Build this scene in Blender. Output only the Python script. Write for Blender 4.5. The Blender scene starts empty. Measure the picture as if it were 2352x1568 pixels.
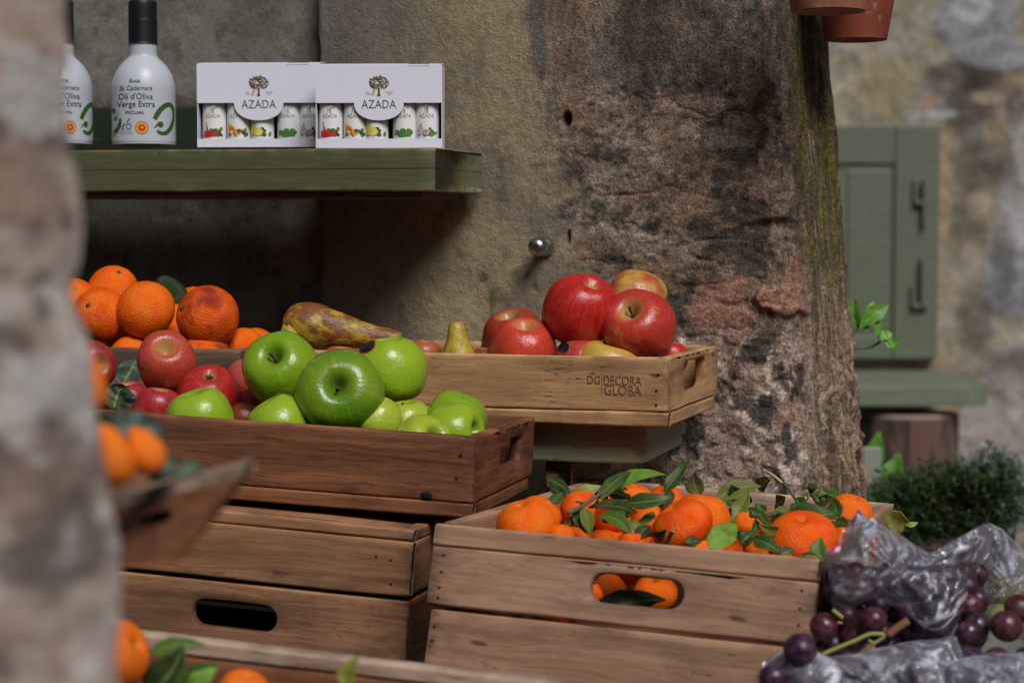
import bpy, bmesh, math, random
import numpy as np
from mathutils import Vector, Matrix, Euler

# ------------------------------------------------------------------ camera, world, sun
SC = bpy.context.scene
F, YH = 4500.0, 520.0                 # focal length and horizon row, in units of a 2352 x 1568 picture
PITCH = math.atan((784 - YH) / F)
CAM = Vector((0, 0, 1.3))
RT = Vector((1, 0, 0)); FW = Vector((0, math.cos(PITCH), -math.sin(PITCH))); UP = Vector((0, math.sin(PITCH), math.cos(PITCH)))
cd = bpy.data.cameras.new("camera"); co = bpy.data.objects.new("camera", cd); SC.collection.objects.link(co)
co.location = CAM; co.rotation_euler = (math.pi / 2 - PITCH, 0, 0)
cd.sensor_width = 36; cd.lens = F / 2352 * 36; cd.clip_end = 200; cd.clip_start = 0.02
cd.dof.use_dof = True; cd.dof.focus_distance = 2.06; cd.dof.aperture_fstop = 6.0
SC.camera = co
SUN_DIR = Vector((0.36, -0.86, 0.94)).normalized()          # towards the sun
SUN_EL = math.asin(SUN_DIR.z); SUN_AZ = math.atan2(SUN_DIR.x, SUN_DIR.y)
w = bpy.data.worlds.new("World"); SC.world = w; w.use_nodes = True
nt = w.node_tree; bg = nt.nodes["Background"]
sky = nt.nodes.new("ShaderNodeTexSky"); sky.sky_type = 'NISHITA'; sky.sun_disc = False
sky.sun_elevation = SUN_EL; sky.sun_rotation = SUN_AZ; sky.dust_density = 3.0; sky.ozone_density = 1.0
nt.links.new(sky.outputs[0], bg.inputs[0]); bg.inputs[1].default_value = 0.05
sd = bpy.data.lights.new("sun", 'SUN'); so = bpy.data.objects.new("sun", sd); SC.collection.objects.link(so)
sd.energy = 5.0; sd.angle = math.radians(27); sd.color = (0.98, 0.98, 1.0)
so.rotation_euler = SUN_DIR.to_track_quat('Z', 'Y').to_euler()
SC.view_settings.view_transform = 'Standard'; SC.view_settings.look = 'None'
SC.view_settings.exposure = -0.82; SC.view_settings.gamma = 1.0
SC.render.engine = 'CYCLES'
SC.cycles.use_denoising = True; SC.cycles.filter_width = 1.05
SC.cycles.max_bounces = 8; SC.cycles.transparent_max_bounces = 14; SC.cycles.diffuse_bounces = 2

# ------------------------------------------------------------------ picture geometry helpers
def P(px, py, D): return CAM + RT * ((px - 1176) / F * D) + UP * ((784 - py) / F * D) + FW * D
def depth(p): return (p - CAM).dot(FW)
def ray(px, py): return RT * ((px - 1176) / F) + UP * ((784 - py) / F) + FW
def hit(px, py, p0, n):
    r = ray(px, py); t = (p0 - CAM).dot(n) / r.dot(n); return CAM + r * t
def VW(a, u, t): return (RT * a + UP * u - FW * t).normalized()    # direction: right, up, towards the viewer
rnd = random.Random(7)

# ------------------------------------------------------------------ numpy noise
def _h(ix, iy, iz, s):
    n = (ix * 374761393 + iy * 668265263 + iz * 2147483647 * 3 + s * 1274126177) & 0xFFFFFFFF
    n = ((n ^ (n >> 13)) * 1274126177) & 0xFFFFFFFF
    return ((n ^ (n >> 16)) & 0xFFFFFF) / float(0xFFFFFF)
def vn(p, s=0):
    p = np.asarray(p, float); i = np.floor(p).astype(np.int64); f = p - i; f = f * f * (3 - 2 * f)
    r = 0
    for dx in (0, 1):
        for dy in (0, 1):
            for dz in (0, 1):
                wgt = (f[..., 0] if dx else 1 - f[..., 0]) * (f[..., 1] if dy else 1 - f[..., 1]) * (f[..., 2] if dz else 1 - f[..., 2])
                r = r + wgt * _h(i[..., 0] + dx, i[..., 1] + dy, i[..., 2] + dz, s)
    return r
def fbm(p, s=0, o=5, g=0.5):
    r = 0; a = 1; t = 0; p = np.asarray(p, float)
    for k in range(o):
        r = r + a * vn(p * 2 ** k + 17.3 * k, s + k); t += a; a *= g
    return r / t
def sst(a, b, x): t = np.clip((x - a) / (b - a), 0, 1); return t * t * (3 - 2 * t)
def mixc(c, d, f): return c * (1 - f[..., None]) + np.array(d) * f[..., None]

# ------------------------------------------------------------------ objects
def tag(o, label, cat, group=None, kind=None):
    o["label"] = label; o["category"] = cat
    if group: o["group"] = group
    if kind: o["kind"] = kind
    return o
def thing(name, label, cat, loc=(0, 0, 0), rot=None, group=None):
    o = bpy.data.objects.new(name, None); SC.collection.objects.link(o); o.empty_display_size = 0.02
    o.location = loc
    if rot is not None: o.rotation_euler = rot
    return tag(o, label, cat, group)
def mesh(name, v, f, smooth=True, col=None):
    m = bpy.data.meshes.new(name); m.from_pydata([tuple(x) for x in v], [], [tuple(int(i) for i in q) for q in f]); m.update()
    if smooth: m.polygons.foreach_set("use_smooth", [True] * len(m.polygons))
    if col is not None:
        a = m.color_attributes.new("Col", 'FLOAT_COLOR', 'POINT')
        c = np.ones((len(v), 4), np.float32); c[:, :3] = col; a.data.foreach_set("color", c.ravel())
    return m
def obj(name, m, mat, parent=None, loc=None, rot=None, scale=None):
    o = bpy.data.objects.new(name, m); SC.collection.objects.link(o)
    if mat is not None:
        m.materials.clear(); m.materials.append(mat)
    if parent is not None: o.parent = parent
    if loc is not None: o.location = loc
    if rot is not None: o.rotation_euler = rot
    if scale is not None: o.scale = (scale,) * 3 if isinstance(scale, (int, float)) else scale
    return o
def grid_faces(nu, nv, wrap=False, off=0):
    f = []
    for i in range(nu - 1):
        for j in range(nv if wrap else nv - 1):
            k = (j + 1) % nv
            f.append((off + i * nv + j, off + i * nv + k, off + (i + 1) * nv + k, off + (i + 1) * nv + j))
    return f
def catmull(pts, n):
    pts = np.array(pts, float); q = np.vstack([2 * pts[0] - pts[1], pts, 2 * pts[-1] - pts[-2]]); out = []
    m = len(pts) - 1
    for k in range(n):
        t = k / (n - 1) * m; i = min(int(t), m - 1); t -= i
        a, b, c, d = q[i], q[i + 1], q[i + 2], q[i + 3]
        out.append(0.5 * ((2 * b) + (c - a) * t + (2 * a - 5 * b + 4 * c - d) * t * t + (3 * b - a - 3 * c + d) * t ** 3))
    return np.array(out)
def tube(pts, rad, seg=8, n=None):
    """round tube along points; rad = list or number. Returns verts, faces"""
    pts = catmull(pts, n) if n else np.array(pts, float)
    N = len(pts); rr = np.interp(np.linspace(0, 1, N), np.linspace(0, 1, len(rad)), rad) if hasattr(rad, '__len__') else np.full(N, rad)
    v = []; up = np.array([0.13, 0.2, 0.97])
    for i in range(N):
        t = pts[min(i + 1, N - 1)] - pts[max(i - 1, 0)]; t /= np.linalg.norm(t) + 1e-12
        a = np.cross(t, up); a /= np.linalg.norm(a) + 1e-12; b = np.cross(t, a)
        for k in range(seg):
            th = 2 * math.pi * k / seg; v.append(pts[i] + rr[i] * (a * math.cos(th) + b * math.sin(th)))
    f = grid_faces(N, seg, True)
    v.append(pts[0]); v.append(pts[-1]); c0, c1 = len(v) - 2, len(v) - 1
    for k in range(seg):
        f.append((c0, (k + 1) % seg, k)); f.append((c1, (N - 1) * seg + k, (N - 1) * seg + (k + 1) % seg))
    return v, f
def join(parts):
    V = []; Fc = []
    for v, f in parts:
        o = len(V); V += [tuple(x) for x in v]; Fc += [tuple(i + o for i in q) for q in f]
    return V, Fc

# ------------------------------------------------------------------ node helpers
class NM:
    def __init__(s, name):
        s.m = bpy.data.materials.new(name); s.m.use_nodes = True; s.t = s.m.node_tree; s.t.nodes.clear()
        s.out = s.t.nodes.new("ShaderNodeOutputMaterial"); s.p = s.n("BsdfPrincipled")
        s.t.links.new(s.p.outputs[0], s.out.inputs[0])
    def n(s, ty, **kw):
        nd = s.t.nodes.new("ShaderNode" + ty)
        for k, v in kw.items(): setattr(nd, k, v)
        return nd
    def put(s, sock, v):
        if hasattr(v, "is_output") or isinstance(v, bpy.types.NodeSocket): s.t.links.new(v, sock)
        else:
            if sock.type == 'RGBA' and len(v) == 3: v = (*v, 1)
            sock.default_value = v
    def set(s, **kw):
        for k, v in kw.items(): s.put(s.p.inputs[k.replace("_", " ")], v)
        return s
    def math(s, op, a, b=0.0, c=0.0):
        nd = s.n("Math", operation=op); s.put(nd.inputs[0], a); s.put(nd.inputs[1], b); s.put(nd.inputs[2], c); return nd.outputs[0]
    def mix(s, f, a, b, bt='MIX'):
        nd = s.n("Mix", data_type='RGBA', blend_type=bt); s.put(nd.inputs[0], f); s.put(nd.inputs[6], a); s.put(nd.inputs[7], b); return nd.outputs[2]
    def ramp(s, f, a, b, lo=0.0, hi=1.0):
        nd = s.n("MapRange", interpolation_type='SMOOTHSTEP'); s.put(nd.inputs[0], f)
        for i, v in zip((1, 2, 3, 4), (a, b, lo, hi)): nd.inputs[i].default_value = v
        return nd.outputs[0]
    def noise(s, vec, sc, det=4, ro=0.55, dist=0.0):
        nd = s.n("TexNoise"); s.put(nd.inputs["Vector"], vec)
        nd.inputs["Scale"].default_value = sc; nd.inputs["Detail"].default_value = det; nd.inputs["Roughness"].default_value = ro; nd.inputs["Distortion"].default_value = dist
        return nd.outputs[0]
    def vor(s, vec, sc, feature='F1'):
        nd = s.n("TexVoronoi", feature=feature); s.put(nd.inputs["Vector"], vec); nd.inputs["Scale"].default_value = sc; return nd.outputs["Distance"]
    def objco(s, rand=True):
        tc = s.n("TexCoord"); v = tc.outputs["Object"]
        if rand:
            oi = s.n("ObjectInfo"); sc = s.math('MULTIPLY', oi.outputs["Random"], 61.0)
            cx = s.n("CombineXYZ"); s.put(cx.inputs[0], sc); s.put(cx.inputs[1], s.math('MULTIPLY', sc, 0.37)); s.put(cx.inputs[2], s.math('MULTIPLY', sc, 0.71))
            a = s.n("VectorMath", operation='ADD'); s.put(a.inputs[0], v); s.put(a.inputs[1], cx.outputs[0]); return a.outputs[0]
        return v
    def scale(s, v, k):
        a = s.n("VectorMath", operation='MULTIPLY'); s.put(a.inputs[0], v); s.put(a.inputs[1], Vector(k)); return a.outputs[0]
    def bump(s, h, st=0.3, d=0.002):
        b = s.n("Bump"); b.inputs["Strength"].default_value = st; b.inputs["Distance"].default_value = d; s.put(b.inputs["Height"], h)
        s.put(s.p.inputs["Normal"], b.outputs[0]); return b.outputs[0]
    def sep(s, v):
        a = s.n("SeparateXYZ"); s.put(a.inputs[0], v); return a.outputs

def plain(name, c, rough=0.5, metal=0.0, **kw):
    k = NM(name); k.set(Base_Color=c, Roughness=rough, Metallic=metal, **kw); return k.m
def wood(name, light, mid, dark, stain=0.5, grain=1.0, soot=0.3, rings=0.4, streak=1.0):
    k = NM(name); v = k.objco()
    warp = k.noise(k.scale(v, (5, 20, 20)), 1.0, 3)
    lowc = k.n("CombineXYZ"); k.put(lowc.inputs[2], k.math('MULTIPLY', warp, 0.03))
    ad = k.n("VectorMath", operation='ADD'); k.put(ad.inputs[0], v); k.put(ad.inputs[1], lowc.outputs[0]); vw = ad.outputs[0]
    g1 = k.noise(k.scale(vw, (9 * grain, 170, 170)), 1.0, 6, 0.65)
    g2 = k.noise(k.scale(vw, (30 * grain, 520, 520)), 1.0, 4, 0.6)
    x = k.sep(vw)
    ph = k.math('MULTIPLY', k.noise(k.scale(vw, (3, 17, 17)), 1.0, 2), 22.0)
    ring = k.math('SINE', ph); ring = k.ramp(ring, 0.90, 1.0); ring = k.math('MULTIPLY', ring, k.ramp(k.noise(k.scale(v, (6, 18, 18)), 1.0, 2), .42, .6))
    wz = k.noise(k.scale(v, (4, 14, 14)), 1.0, 4, .6)
    c = k.mix(k.ramp(k.math('ADD', k.math('MULTIPLY', g1, .55), k.math('MULTIPLY', wz, .45)), 0.40, 0.60), mid, light)
    c = k.mix(k.math('MULTIPLY', ring, rings), c, tuple(0.55 * a for a in mid))
    c = k.mix(k.ramp(g2, 0.46, 0.70, 0, 0.6 * streak), c, dark); c = k.mix(k.ramp(k.noise(k.scale(v, (150, 1100, 1100)), 1.0, 3, .7), .50, .72, 0, .5 * streak), c, tuple(.45 * a for a in mid)); c = k.mix(k.ramp(k.noise(v, 420, 3, .7), .64, .70, 0, .6), c, dark)
    gl = k.noise(k.scale(vw, (3.5, 75, 75)), 1.0, 4, 0.6); c = k.mix(k.ramp(gl, .46, .66, 0, .7 * streak), c, tuple(.42 * a for a in mid))
    st = k.noise(k.scale(v, (7, 25, 25)), 1.0, 5, 0.65)
    c = k.mix(k.ramp(st, 0.47, 0.72, 0, stain), c, dark)
    gy = k.ramp(k.noise(k.scale(v, (8, 12, 12)), 1.0, 4, .65), .48, .66, 0, .15); hsv = k.n('HueSaturation'); hsv.inputs['Saturation'].default_value = .45; hsv.inputs['Value'].default_value = .8; k.put(hsv.inputs['Color'], c); c = k.mix(gy, c, hsv.outputs[0])
    so_ = k.math('MULTIPLY', k.ramp(k.noise(k.scale(v, (60, 260, 260)), 1.0, 5, 0.8), 0.56, 0.66), k.ramp(k.noise(k.scale(v, (9, 16, 16)), 1.0, 2), 0.5, 0.66))
    c = k.mix(k.math('MULTIPLY', so_, soot), c, (0.015, 0.012, 0.010))
    kn = k.math('MULTIPLY', k.ramp(k.math('ADD', k.vor(k.scale(vw, (10, 30, 30)), 1.0), k.math('MULTIPLY', g1, .10)), 0.10, 0.155, 1, 0), 0.8)
    c = k.mix(k.math('MULTIPLY', kn, soot), c, (0.02, 0.012, 0.008))
    wa = k.sep(k.n("Attribute", attribute_name="Col").outputs["Color"]); wn = k.noise(k.scale(v, (22, 60, 60)), 1.0, 5, .7)
    c = k.mix(k.math('MULTIPLY', k.math('MULTIPLY', wa[1], k.ramp(wn, .36, .62)), .85), c, tuple(a * .8 for a in dark))
    c = k.mix(k.math('MULTIPLY', k.math('MULTIPLY', wa[2], k.ramp(wn, .3, .6)), .6), c, dark)
    c = k.mix(k.math('MULTIPLY', k.math('MULTIPLY', wa[0], k.ramp(k.noise(k.scale(v, (14, 8, 8)), 1.0, 4, .6), .40, .60)), .75), c, tuple(min(.8, a * 1.35) for a in light))
    k.set(Base_Color=c, Roughness=k.ramp(g1, 0.2, 0.8, 0.72, 0.5)); k.p.inputs["Specular IOR Level"].default_value = 0.3
    h = k.math('ADD', k.math('MULTIPLY', g1, 1.0), k.math('MULTIPLY', g2, 0.5))
    k.bump(h, 0.35, 0.0012); return k.m
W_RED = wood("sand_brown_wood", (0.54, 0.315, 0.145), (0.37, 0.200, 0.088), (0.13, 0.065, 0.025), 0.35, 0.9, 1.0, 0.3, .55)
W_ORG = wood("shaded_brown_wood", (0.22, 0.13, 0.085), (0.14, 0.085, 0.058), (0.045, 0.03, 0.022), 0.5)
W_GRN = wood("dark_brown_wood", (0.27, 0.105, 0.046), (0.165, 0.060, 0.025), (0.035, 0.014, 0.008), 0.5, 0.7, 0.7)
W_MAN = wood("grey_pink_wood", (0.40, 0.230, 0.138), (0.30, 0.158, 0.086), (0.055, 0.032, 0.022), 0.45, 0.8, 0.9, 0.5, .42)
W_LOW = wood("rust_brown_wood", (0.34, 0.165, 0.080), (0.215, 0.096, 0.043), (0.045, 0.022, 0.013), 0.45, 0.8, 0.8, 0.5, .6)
W_RIM = wood("pale_worn_wood", (0.50, 0.36, 0.26), (0.37, 0.25, 0.17), (0.12, 0.07, 0.05), 0.3)
W_BOX = wood("weathered_log_wood", (0.22, 0.12, 0.08), (0.13, 0.07, 0.05), (0.03, 0.02, 0.017), 0.8, 0.4, 0.9, 0.2)

def paint(name, c, wear, crack=None):
    k = NM(name); v = k.objco()
    g = k.noise(k.scale(v, (14, 200, 200)), 1.0, 5, 0.6)
    c1 = k.mix(k.ramp(g, 0.3, 0.75), tuple(a * 0.8 for a in c), tuple(a * 1.12 for a in c))
    wv = k.noise(k.scale(v, (30, 110, 110)), 1.0, 6, 0.7); msk = k.ramp(wv, 0.66 - wear * 0.1, 0.70 - wear * 0.1)
    c1 = k.mix(msk, c1, (0.11, 0.075, 0.05))
    hi = k.ramp(k.noise(v, 55, 5, 0.7), 0.66, 0.72, 0, 0.5); c1 = k.mix(hi, c1, tuple(min(1, a * 1.7 + 0.02) for a in c))
    wa = k.sep(k.n('Attribute', attribute_name='Col').outputs['Color']); we = k.math('MULTIPLY', k.math('MULTIPLY', wa[0], k.ramp(k.noise(k.scale(v, (20, 20, 20)), 1.0, 5, .7), .50, .60)), .7); c1 = k.mix(we, c1, tuple(a * 2.2 for a in c)); we2 = k.math('MULTIPLY', k.math('MULTIPLY', wa[1], wa[0]), k.ramp(k.noise(v, 90, 4, .7), .42, .55)); c1 = k.mix(we2, c1, (.30, .25, .12))
    if crack is not None:
        xo = k.sep(k.n("TexCoord").outputs["Object"]); wv2 = k.math('MULTIPLY', k.math('SUBTRACT', k.noise(k.scale(v, (9, 0, 0)), 1.0, 4), .5), .004)
        ck = k.ramp(k.math('ABSOLUTE', k.math('SUBTRACT', k.math('ADD', xo[2], wv2), crack)), .0003, .0009, .85, 0); c1 = k.mix(ck, c1, (.012, .010, .006))
        ed = k.math('MULTIPLY', k.ramp(k.math('ADD', xo[2], k.math('MULTIPLY', k.noise(v, 60, 4, .7), .004)), .0245, .0262), k.ramp(k.noise(v, 22, 3), .5, .56)); c1 = k.mix(k.math('MULTIPLY', ed, .8), c1, (.26, .11, .04))
    k.set(Base_Color=c1, Roughness=0.5); k.bump(k.math('ADD', g, k.math('MULTIPLY', msk, -1.2)), 0.35, 0.001); return k.m
PAINT_UP = paint("olive_green_paint", (0.098, 0.103, 0.046), 0.15, .001)
PAINT_LOW = paint("sage_green_paint", (0.20, 0.225, 0.125), 0.55)
PAINT_DK = paint("deep_green_paint", (0.022, 0.032, 0.020), 0.1)
PAINT_SILL = paint("pale_sage_paint", (0.165, 0.190, 0.125), 0.0)
PAINT_SH = paint("grey_green_paint", (0.122, 0.140, 0.090), -.5)

def stonemat(name, fine=900, bump=0.6, dist=0.002, contrast=0.45, grain=False):
    k = NM(name); at = k.n("Attribute", attribute_name="Col"); v = k.n("TexCoord").outputs["Object"]
    n1 = k.noise(v, fine, 4, 0.7); n2 = k.noise(v, fine * 0.25, 5, 0.65)
    f = k.ramp(n1, 0.25, 0.78, 1 - contrast, 1 + contrast); f2 = k.ramp(n2, 0.3, 0.72, 1 - contrast * 0.7, 1 + contrast * 0.7)
    mu = k.math('MULTIPLY', f, f2)
    if grain:
        ga = k.n('Attribute', attribute_name='Grain').outputs['Fac']; mu = k.math('ADD', 1.0, k.math('MULTIPLY', k.math('SUBTRACT', mu, 1.0), k.math('ADD', k.math('MULTIPLY', ga, .72), .28)))
    cx = k.n("CombineXYZ")
    for i in range(3): k.put(cx.inputs[i], mu)
    c = k.mix(1.0, at.outputs["Color"], cx.outputs[0], 'MULTIPLY')
    k.set(Base_Color=c, Roughness=0.88); k.p.inputs["Specular IOR Level"].default_value = 0.2
    k.bump(k.math('ADD', n2, k.math('MULTIPLY', n1, 0.5)), bump, dist); return k.m
STONE = stonemat("weathered_stone", 420, 1.0, 0.0035, 0.55, True)
PLASTER = stonemat("rough_plaster", 600, 0.7, 0.002, 0.20)
FARSTONE = stonemat("rubble_stone", 120, 0.6, 0.006, 0.25)

# ------------------------------------------------------------------ main wall (plaster running into a bare stone corner)
YAW = -0.297
WU = Vector((math.cos(YAW), math.sin(YAW), 0)); WN = Vector((math.sin(YAW), -math.cos(YAW), 0))   # along wall, out of wall
SHC = P(1117, 347, 2.455)                         # where the upper shelf's end meets the wall
W0 = Vector((SHC.x, SHC.y, 0))
def wall_hit(px, py, off=0.0): return hit(px, py, W0 + WN * off, WN)
def wuz(px, py): p = wall_hit(px, py); return (p - W0).dot(WU), p.z
US = wuz(740, 500)[0]                             # the vertical seam
ZT, ZB = 1.62, 0.0
def corner_u(z):                                  # where the front of the stone starts to turn
    a, b = wuz(1790, 0), wuz(1862, 1140); return np.interp(z, [b[1] - .6, b[1], a[1], a[1] + .5], [b[0] + .05, b[0], a[0], a[0] - .03])
def build_wall():
    zs = np.concatenate([np.linspace(0, 0.96, 30)[:-1], np.linspace(0.96, 1.475, 350), np.linspace(1.475, 1.95, 30)[1:]])
    S = np.concatenate([np.linspace(0, 1, 330), np.linspace(1, 2, 30)[1:], np.linspace(2, 3, 90)[1:], np.linspace(3, 4, 22)[1:]])
    side_a, side_b = P(1893, 0, 2.46), P(2007, 1140, 2.46)
    rows = []
    for z in zs:
        uc = float(corner_u(z)); C = W0 + WU * uc
        t = (z - side_b.z) / (side_a.z - side_b.z); t = max(-1.0, min(1.6, t)); sx = side_b.x + (side_a.x - side_b.x) * t
        # wobble of the silhouette
        Cx = np.array([C.x, C.y]); Sx = np.array([sx, C.y + 0.15]); A = np.array([(W0 + WU * US).x, (W0 + WU * US).y])
        r1 = A + (Cx - A) * 0.93; d1 = (Sx - Cx); r2 = Cx + d1 * 0.28
        E = Sx + np.array([-0.02, 0.45]); r3 = Sx - d1 * 0.0
        row = []
        for s in S:
            if s <= 1: p = A + (r1 - A) * s
            elif s <= 2:
                q = s - 1; p = (1 - q) ** 2 * r1 + 2 * q * (1 - q) * Cx + q * q * r2
            elif s <= 3: p = r2 + (r3 - r2) * (s - 2)
            else: p = r3 + (E - r3) * (s - 3)
            row.append((p[0], p[1], z))
        rows.append(row)
    V = np.array(rows); nz, nu = V.shape[:2]
    du = np.gradient(V, axis=1); nrm = np.stack([du[..., 1], -du[..., 0], np.zeros((nz, nu))], -1); nrm /= np.linalg.norm(nrm, axis=-1, keepdims=True) + 1e-9
    SS = np.broadcast_to(S, (nz, nu)); side = sst(1.45, 2.1, SS)
    u = (V[..., 0] - W0.x) * WU.x + (V[..., 1] - W0.y) * WU.y; z = V[..., 2]
    q = np.stack([u, z, SS * 0.15], -1)
    ub = wuz(1270, 300)[0] + (fbm(q * 9, 3, 4) - .5) * 0.11 + np.interp(z, [wuz(1300, 760)[1], wuz(1300, 520)[1], wuz(1300, 0)[1]], [0.055, 0.03, 0.0])
    st = sst(-0.055, 0.045, u - ub + (fbm(q * 55, 76, 5, .65) - .5) * .12)                                      # 0 plaster, 1 bare stone
    # --- relief
    rel = (fbm(q * 20, 11, 6, .6) - .5) * 0.013 + (fbm(q * np.array([40, 90, 40]), 21, 4) - .5) * 0.005
    rid = 1 - np.abs(2 * fbm(q * np.array([10, 22, 12]), 31, 4) - 1); rel += -sst(0.90, 1, rid) * 0.002
    low = sst(wuz(1700, 640)[1], wuz(1700, 830)[1], -z * -1) if False else 1 - sst(wuz(1700, 900)[1], wuz(1700, 660)[1], z)
    rel = rel + low * (fbm(q * 34, 41, 5) - .5) * 0.020
    pl = (fbm(q * 60, 51, 4) - .5) * 0.0035 + (fbm(q * 9, 52, 3) - .5) * 0.006
    sd_ = (fbm(np.stack([u * 10, z * 9, SS * 9], -1), 61, 5) - .5) * 0.020 + (fbm(np.stack([u * 30, z * 12, SS * 26], -1), 62, 4) - .5) * 0.012
    lump = low * side * (fbm(np.stack([u * 40, z * 40, SS * 12], -1), 63, 3) - .5) * 0.03
    disp = pl * (1 - st) + (rel - 0.003) * st * (1 - side) + (sd_ + lump) * side
    def blob(px, py, rx, ry, soft=0.35, wob=0.5, seed=0):
        c = wuz(px, py); k = 2.45 / F
        uu = (u - c[0]) / (rx * k) + (fbm(q * 30, 100 + seed, 4) - .5) * wob * 2; zz = (z - c[1]) / (ry * k) + (fbm(q * 30, 150 + seed, 4) - .5) * wob * 2
        return (1 - sst(1 - soft, 1 + soft, np.sqrt(uu ** 2 + zz ** 2))) * (1 - side)
    hole = blob(1297, 270, 9, 16, .5, .7, 1); disp = disp - hole * 0.016
    crk = blob(1305, 543, 5, 15, .5, .7, 2); disp -= crk * 0.008
    slab = blob(1805, 690, 60, 34, .2, .5, 3); disp += slab * 0.010
    ridge = blob(1790, 520, 75, 16, .5, .6, 4); disp -= ridge * 0.010
    V = V + nrm * disp[..., None]
    # --- colour of the materials, with painted shade at the seam
    n1 = fbm(q * 14, 5, 7, .62); n2 = fbm(q * 45, 6, 6, .62); n3 = fbm(q * np.array([30, 120, 40]), 7, 4); n4 = fbm(q * 90, 8, 3); n5 = fbm(q * 6, 9, 3)
    plc = mixc(np.broadcast_to(np.array([.215, .180, .125]), V.shape), [.150, .130, .100], sst(.45, .56, n1)); plc = mixc(plc, [.12, .10, .075], sst(.55, .64, fbm(q * 22, 78, 6, .6)) * .5)
    plc = mixc(plc, [.26, .215, .135], sst(.5, .75, n5) * .8)
    plc = mixc(plc, [.07, .058, .042], sst(.60, .74, n2) * .5)
    plc = mixc(plc, [.10, .095, .09], sst(wuz(1000, 300)[0], wuz(760, 300)[0], u * 1.0) if False else (1 - sst(wuz(800, 300)[0], wuz(1060, 300)[0], u)) * .85)   # shade towards the seam painted in as darker grey plaster
    plc = mixc(plc, [.085, .09, .095], np.maximum.reduce([blob(1225, 40, 22, 26, .3, .6, 5), blob(1240, 110, 20, 40, .3, .6, 6), blob(1272, 240, 16, 40, .3, .6, 8)]) * .8)
    plc = mixc(plc, [.05, .065, .02], sst(.66, .76, fbm(q * 38, 70, 4)) * sst(wuz(1000, 700)[1], wuz(1000, 600)[1], -(-z)) * 0 + np.maximum(blob(1105, 640, 14, 12, .4, .8, 9), blob(1130, 700, 8, 40, .4, .8, 10)) * .6)
    stc = mixc(np.broadcast_to(np.array([.175, .120, .082]), V.shape), [.066, .050, .040], sst(.46, .545, n1))
    stc = mixc(stc, [.22, .135, .085], sst(.54, .66, n3) * .6)
    stc = mixc(stc, [.030, .026, .024], sst(.56, .62, n2) * .65)
    stc = mixc(stc, [.26, .21, .165], sst(.56, .63, fbm(q * np.array([20, 30, 20]), 77, 6, .62)) * .55)
    for b in (blob(1430, 310, 55, 40, .35, .6, 11), blob(1480, 540, 75, 50, .4, .7, 12), blob(1400, 200, 50, 40, .4, .7, 13), blob(1360, 470, 60, 70, .4, .7, 14)):
        stc = mixc(stc, [.25, .21, .165], b * .8 * sst(.42, .54, n4))
    stc = mixc(stc, [.38, .30, .24], blob(1590, 300, 28, 26, .5, .7, 15) * .7); stc = mixc(stc, [.34, .22, .15], blob(1600, 470, 45, 30, .4, .7, 16) * .7)
    stc = mixc(stc, [.30, .20, .14], blob(1610, 240, 60, 24, .5, .8, 24) * .5)
    pink = np.maximum.reduce([blob(1800, 690, 62, 34, .3, .5, 3), blob(1660, 720, 60, 75, .4, .7, 17), blob(1835, 620, 26, 40, .4, .6, 18)])
    stc = mixc(stc, [.28, .135, .092], pink * .9)
    lowc = mixc(np.broadcast_to(np.array([.26, .180, .140]), V.shape), [.44, .36, .31], sst(.50, .60, n2)); blk = sst(.50, .585, fbm(q * 26, 71, 6, .68)); lowc = mixc(lowc, [.030, .027, .025], blk * .9)
    lowc = mixc(lowc, [.30, .155, .10], sst(.6, .7, fbm(q * 20, 72, 3)) * .5)
    lowm = (1 - sst(wuz(1700, 800)[1], wuz(1700, 730)[1], z + (n1 - .5) * .07))
    stc = mixc(stc, lowc, 0 * lowm) if False else stc * (1 - lowm[..., None]) + lowc * lowm[..., None]
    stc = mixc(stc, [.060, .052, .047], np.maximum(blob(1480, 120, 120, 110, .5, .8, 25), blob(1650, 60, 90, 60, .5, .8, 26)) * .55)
    stc = mixc(stc, [.012, .018, .008], blob(1505, 520, 22, 14, .5, .8, 19) * .9)
    stc = mixc(stc, [.17, .085, .06], sst(0.0, 0.02, u - ub) * (1 - sst(.02, .06, u - ub)) * sst(wuz(1300, 430)[1], wuz(1300, 330)[1], z) * .3)
    sv = fbm(np.stack([u * 22, z * 4, SS * 30], -1), 80, 4); sv2 = fbm(np.stack([u * 30, z * 10, SS * 44], -1), 82, 4)
    sdc = mixc(np.broadcast_to(np.array([.115, .080, .055]), V.shape), [.045, .036, .028], sst(.42, .6, sv2))
    sdc = mixc(sdc, [.30, .21, .165], sst(.60, .72, sv2) * .8)
    up_ = sst(wuz(1850, 760)[1], wuz(1850, 560)[1], z)
    sdl = mixc(np.broadcast_to(np.array([.22, .155, .12]), V.shape), [.09, .065, .05], sst(.48, .62, sv2)); sdl = mixc(sdl, [.40, .32, .27], sst(.58, .75, n2) * .7)
    sdc = sdl * (1 - up_[..., None]) + sdc * up_[..., None]
    moss = sst(.46, .60, sv) * (0.25 + 0.75 * up_) * sst(.35, .6, n2 + .1)
    sdc = mixc(sdc, [.085, .085, .012], moss * .85); sdc = mixc(sdc, [.03, .045, .012], moss * sst(.5, .65, n4) * .7)
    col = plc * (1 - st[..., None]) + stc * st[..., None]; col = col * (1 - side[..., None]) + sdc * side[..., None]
    col = mixc(col, [.02, .015, .01], np.maximum(hole, crk * .6) * .8)
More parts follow.
